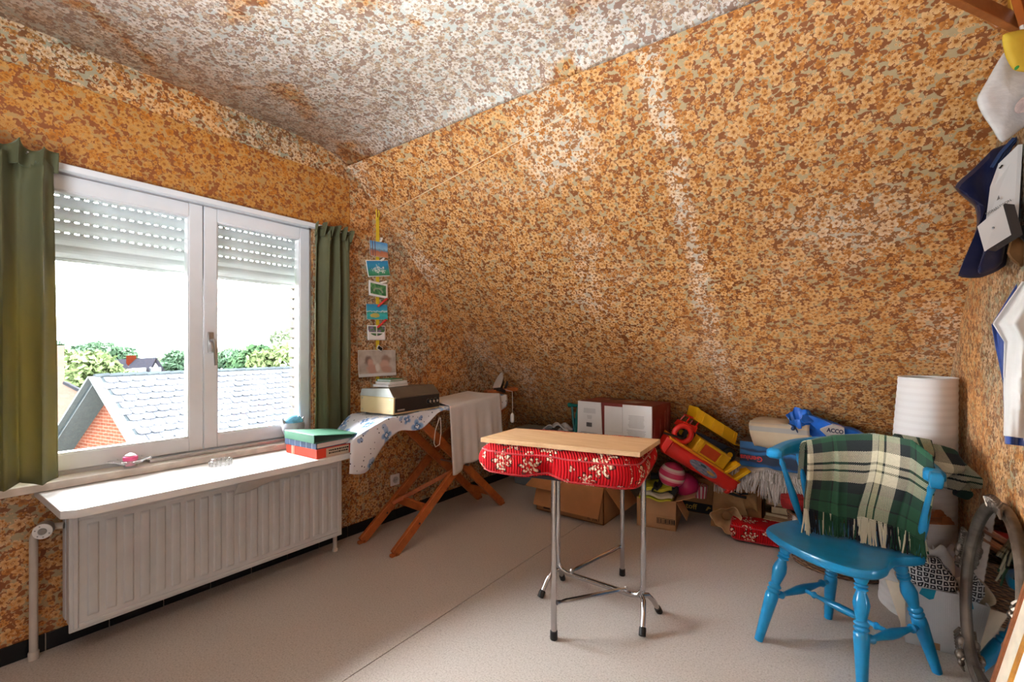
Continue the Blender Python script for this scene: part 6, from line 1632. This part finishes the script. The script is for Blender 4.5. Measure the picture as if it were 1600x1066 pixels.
for a in (sheet(YF - .10, YF - .122, .12, ZT - .12, .004, .012), sheet(YN + .122, YN + .10, .12, ZT - .12, .004, .012), sheet(YF - .10, YN + .10, .12, .142, .004, .012), sheet(YF - .10, YN + .10, ZT - .142, ZT - .12, .004, .012)):
    obj('gold_slip', a, m_gold, t, world=True, smooth=False)
obj('print_sheet', sheet(YF - .122, YN + .122, .142, ZT - .142, .005, .0085), m_paper, t, world=True, smooth=False)

# ---------------- things hanging on the right wall ----------------
def puff(outline, d, bulge, thick, n=3):
    """soft hanging shape: smooth outline at depth d, swelling towards the room and the wall"""
    pts = [P(x, y, d[i] if isinstance(d, (list, tuple)) else d) for i, (x, y) in enumerate(outline)]
    m = len(pts); sm = []
    for i in range(m):
        p0, p1, p2, p3 = (pts[(i + j) % m] for j in (-1, 0, 1, 2))
        for s_ in range(4):
            u = s_ / 4; a = .5 * ((2 * p1) + (p2 - p0) * u + (2 * p0 - 5 * p1 + 4 * p2 - p3) * u * u + (3 * p1 - p0 - 3 * p2 + p3) * u ** 3)
            sm.append(a * .6 + p1.lerp(p2, u) * .4)
    c = sum(sm, Vector()) / len(sm); nd = (Vector((0, 0, c.z)) - c).normalized()
    q = B(); L = len(sm)
    def ringv(s_, o): return [q.bm.verts.new(c + (p - c) * s_ + nd * (o + bulge * .7 * noise.noise((c + (p - c) * s_) * 14) * min(1, (1 - s_) * 4))) for p in sm]
    rs = [ringv(.02, -thick * .5 - bulge * .3), ringv(.6, -thick * .5 - bulge * .2), ringv(.97, -thick * .4), ringv(1, 0), ringv(.97, thick * .4), ringv(.85, thick * .5 + bulge * .45), ringv(.6, thick * .5 + bulge * .8), ringv(.3, thick * .5 + bulge), ringv(.02, thick * .5 + bulge)]
    for A_, B_ in zip(rs[:-1], rs[1:]):
        for i in range(L): q.bm.faces.new((A_[i], A_[(i + 1) % L], B_[(i + 1) % L], B_[i]))
    q.bm.faces.new(rs[0][::-1]); q.bm.faces.new(rs[-1]); return q
m_wbrown = wood('rack_wood', 'b5713c', '95562a', 14, (2, 2, 2), .4)
t = thing('coat_rack', 'brown wooden coat rack on the right wall with an arm reaching into the room', 'coat rack', (.43, 1.9, 2.2))
obj('wall_rail', B().lohi((.412, 1.0, 2.205), (.4295, 2.12, 2.265)), m_wbrown, t, world=True, bevel=.003)
obj('rack_arm', B().bar(P(1594, 40, 1.36), P(1465, -22, 1.24), .020, .045), m_wbrown, t, world=True, bevel=.002)
obj('rack_arm', B().bar(P(1600, 36, 1.31), P(1582, -25, 1.22), .018, .026), M('rack_orange', 'b8652c', .4, var=.1), t, world=True, bevel=.002)
for i in range(5): obj('coat_peg', B().tube([(.412, 1.15 + i * .21, 2.225), (.37, 1.15 + i * .21, 2.235), (.355, 1.15 + i * .21, 2.26)], .008, 8), m_wbrown, t, world=True)
obj('strap', B().bar(P(1577, -20, 1.33), P(1580, 36, 1.35), .030, .004, (1, 0, 0)), M('ochre_strap', 'cf9a2c', .6), t, world=True)
t = thing('yellow_bag', 'bright yellow cloth bag hanging at the top of the right wall', 'bag', P(1590, 80, 1.3))
obj('bag_cloth', puff([(1566, 56), (1592, 48), (1625, 44), (1640, 80), (1632, 112), (1600, 112), (1582, 108), (1570, 86)], 1.30, .018, .02), M('yellow_cotton', 'e6c544', .7, var=.1, color2='d9b23a'), t, world=True, angle=70)
obj('green_patch', B().lathe([(.006, 0), (.005, .002)], 8, P(1589, 106, 1.255), Vector((-.75, -.6, .2))), M('green_patch', '2f8a3c', .6), t, world=True)
obj('handle_tape', B().tube([P(1600, 50, 1.30), P(1592, 25, 1.32), P(1588, 5, 1.34)], .006, 6), m_whiteclip, t, world=True)
t = thing('white_towel', 'white textured towel with a small red print hanging below the yellow bag', 'towel', P(1570, 150, 1.34))
obj('towel_cloth', puff([(1567, 84), (1592, 72), (1640, 90), (1650, 190), (1605, 196), (1566, 223), (1549, 200), (1534, 178), (1526, 156), (1541, 128)], 1.36, .022, .02), M('towel_white', 'dedad8', .9, var=.06, vscale=30, bump=.6, bscale=70, stretch=(1, 1, 2.5)), t, world=True, angle=70)
obj('round_print', B().lathe([(.024, 0), (.023, .0015), (.001, .002)], 24, P(1600, 163, 1.305), Vector((-.78, -.6, .15))), M('print_pinkgrey', 'b8a09c', .7, var=.3, vscale=40), t, world=True)
t = thing('navy_bag', 'dark navy plastic bag hanging on the right wall behind the white carrier bag', 'bag', P(1545, 330, 1.5))
m_navy = M('navy_plastic', '1c2346', .3, var=.3, vscale=10, bump=.2, bscale=16, color2='2c2c46')
obj('bag_film', puff([(1541, 243), (1553, 232), (1592, 224), (1604, 300), (1596, 368), (1570, 416), (1532, 434), (1497, 431), (1514, 392), (1526, 352), (1522, 322), (1491, 293), (1520, 264)], 1.52, .035, .03), m_navy, t, world=True, angle=30)
obj('bag_fold', puff([(1553, 300), (1575, 330), (1566, 410), (1536, 428), (1528, 422), (1546, 360)], 1.46, .018, .015), m_navy, t, world=True, angle=30)
for k_ in range(3): obj('bag_strap', B().tube([P(1550 + 8 * k_, 262 - 6 * k_, 1.46), P(1565 + 8 * k_, 238 - 6 * k_, 1.44), P(1585 + 8 * k_, 216 - 3 * k_, 1.42)], .006, 6), m_inknavy, t, world=True)
t = thing('carrier_bag', 'tall white paper carrier bag with small grey logo on the right wall', 'bag', P(1565, 300, 1.36))
cb_ = [P(1560, 256, 1.385), P(1591, 226, 1.37), P(1584, 345, 1.36), P(1539, 356, 1.385), P(1547, 292, 1.385)]
obj('bag_front', B().prism(cb_, Vector((.010, .004, 0))), M('carrier_white', 'e0dedd', .5, var=.02), t, world=True, smooth=False)
obj('bag_side', B().prism([P(1591, 226, 1.37), P(1602, 232, 1.40), P(1588, 372, 1.39), P(1583, 345, 1.362)], Vector((.006, .006, 0))), M('carrier_grey', '77757c', .5), t, world=True, smooth=False)
obj('handle_slot', B().tube([P(1562, 263, 1.378), P(1566, 258, 1.376)], .0022, 6), m_inkblack, t, world=True)
fx_ = P(1572, 318, 1.36) - P(1548, 332, 1.375)
text('lettering', 'DONALDSON', .0105, m_ink, t, frame(P(1560, 324, 1.3665), fx_, (0, 0, 1)), depth=.0004)
lg_ = P(1560, 312, 1.367); lx = fx_.normalized()
obj('tree_logo', B().prism([lg_ - lx * .004, lg_ + lx * .004, lg_ + lx * .001 + Vector((0, 0, .012))], (-.0006, -.0006, 0)), m_ink, t, world=True, smooth=False)
t = thing('gift_bag', 'small tilted white square gift bag with a dark edge below the carrier bag', 'bag', P(1553, 356, 1.33))
gq = [P(1527, 354, 1.345), P(1567, 320, 1.33), P(1580, 367, 1.32), P(1538, 393, 1.335)]
obj('bag_front', B().prism(gq, Vector((.0015, .0012, 0))), MATS['carrier_white'], t, world=True, smooth=False)
obj('bag_body', B().prism([p * 1.0 + Vector((.0022, .0018, .0)) + Vector((.002, 0, .0035)) for p in gq], Vector((.022, .012, -.004))), M('gift_dark', '3c3838', .6), t, world=True, smooth=False)
obj('small_logo', B().ball(P(1552, 356, 1.331), .003, 8, 6), m_ink, t, world=True)
t = thing('brown_bag', 'folded brown paper bag hanging low right of the navy bag', 'bag', P(1592, 395, 1.36))
obj('bag_paper', puff([(1573, 396), (1587, 360), (1620, 372), (1622, 412), (1592, 417)], 1.38, .012, .02), M('brown_kraft', '6e4a24', .7, var=.2, vscale=14), t, world=True, angle=20)
obj('dark_top', puff([(1584, 360), (1600, 352), (1625, 362), (1622, 384), (1600, 378)], 1.36, .008, .012), m_blk, t, world=True, angle=20)
t = thing('white_shirt', 'white garment hanging at the lower right edge of the picture', 'garment', P(1590, 600, 1.3))
m_shirt = cloth('shirt_white', 'd9d7d4', .06)
def shirt(u, v):
    a = lerpk([(0, (1598, 440, 1.36)), (.14, (1552, 506, 1.36)), (.24, (1570, 534, 1.36)), (.42, (1568, 590, 1.36)), (.75, (1570, 640, 1.35)), (1, (1569, 681, 1.34))], v)
    x = a[0] + u * (1680 - a[0]); y = a[1] + (14 * u if v > .8 else 0)
    return P(x, y, a[2] - .16 * u * .8 + .012 * math.sin(u * 15 + v * 3) + .003 * math.sin(u * 41 + 2 * v))
obj('shirt_cloth', B().grid(shirt, 40, 40), m_shirt, t, world=True, solid=.004, angle=80)
t = thing('blue_garment', 'blue garment hanging behind the white one at the right edge', 'garment', P(1570, 560, 1.42))
def bluef(u, v):
    a = lerpk([(0, (1592, 440, 1.42)), (.2, (1550, 508, 1.42)), (.35, (1556, 545, 1.42)), (.6, (1568, 600, 1.41)), (1, (1571, 694, 1.40))], v)
    x = a[0] + u * (1660 - a[0]); return P(x, a[1] + 10 * u, a[2] - .10 * u + .010 * math.sin(u * 20 + v * 3))
obj('garment_cloth', B().grid(bluef, 30, 30), cloth('garment_blue', '2f478a', .25), t, world=True, solid=.004, angle=80)
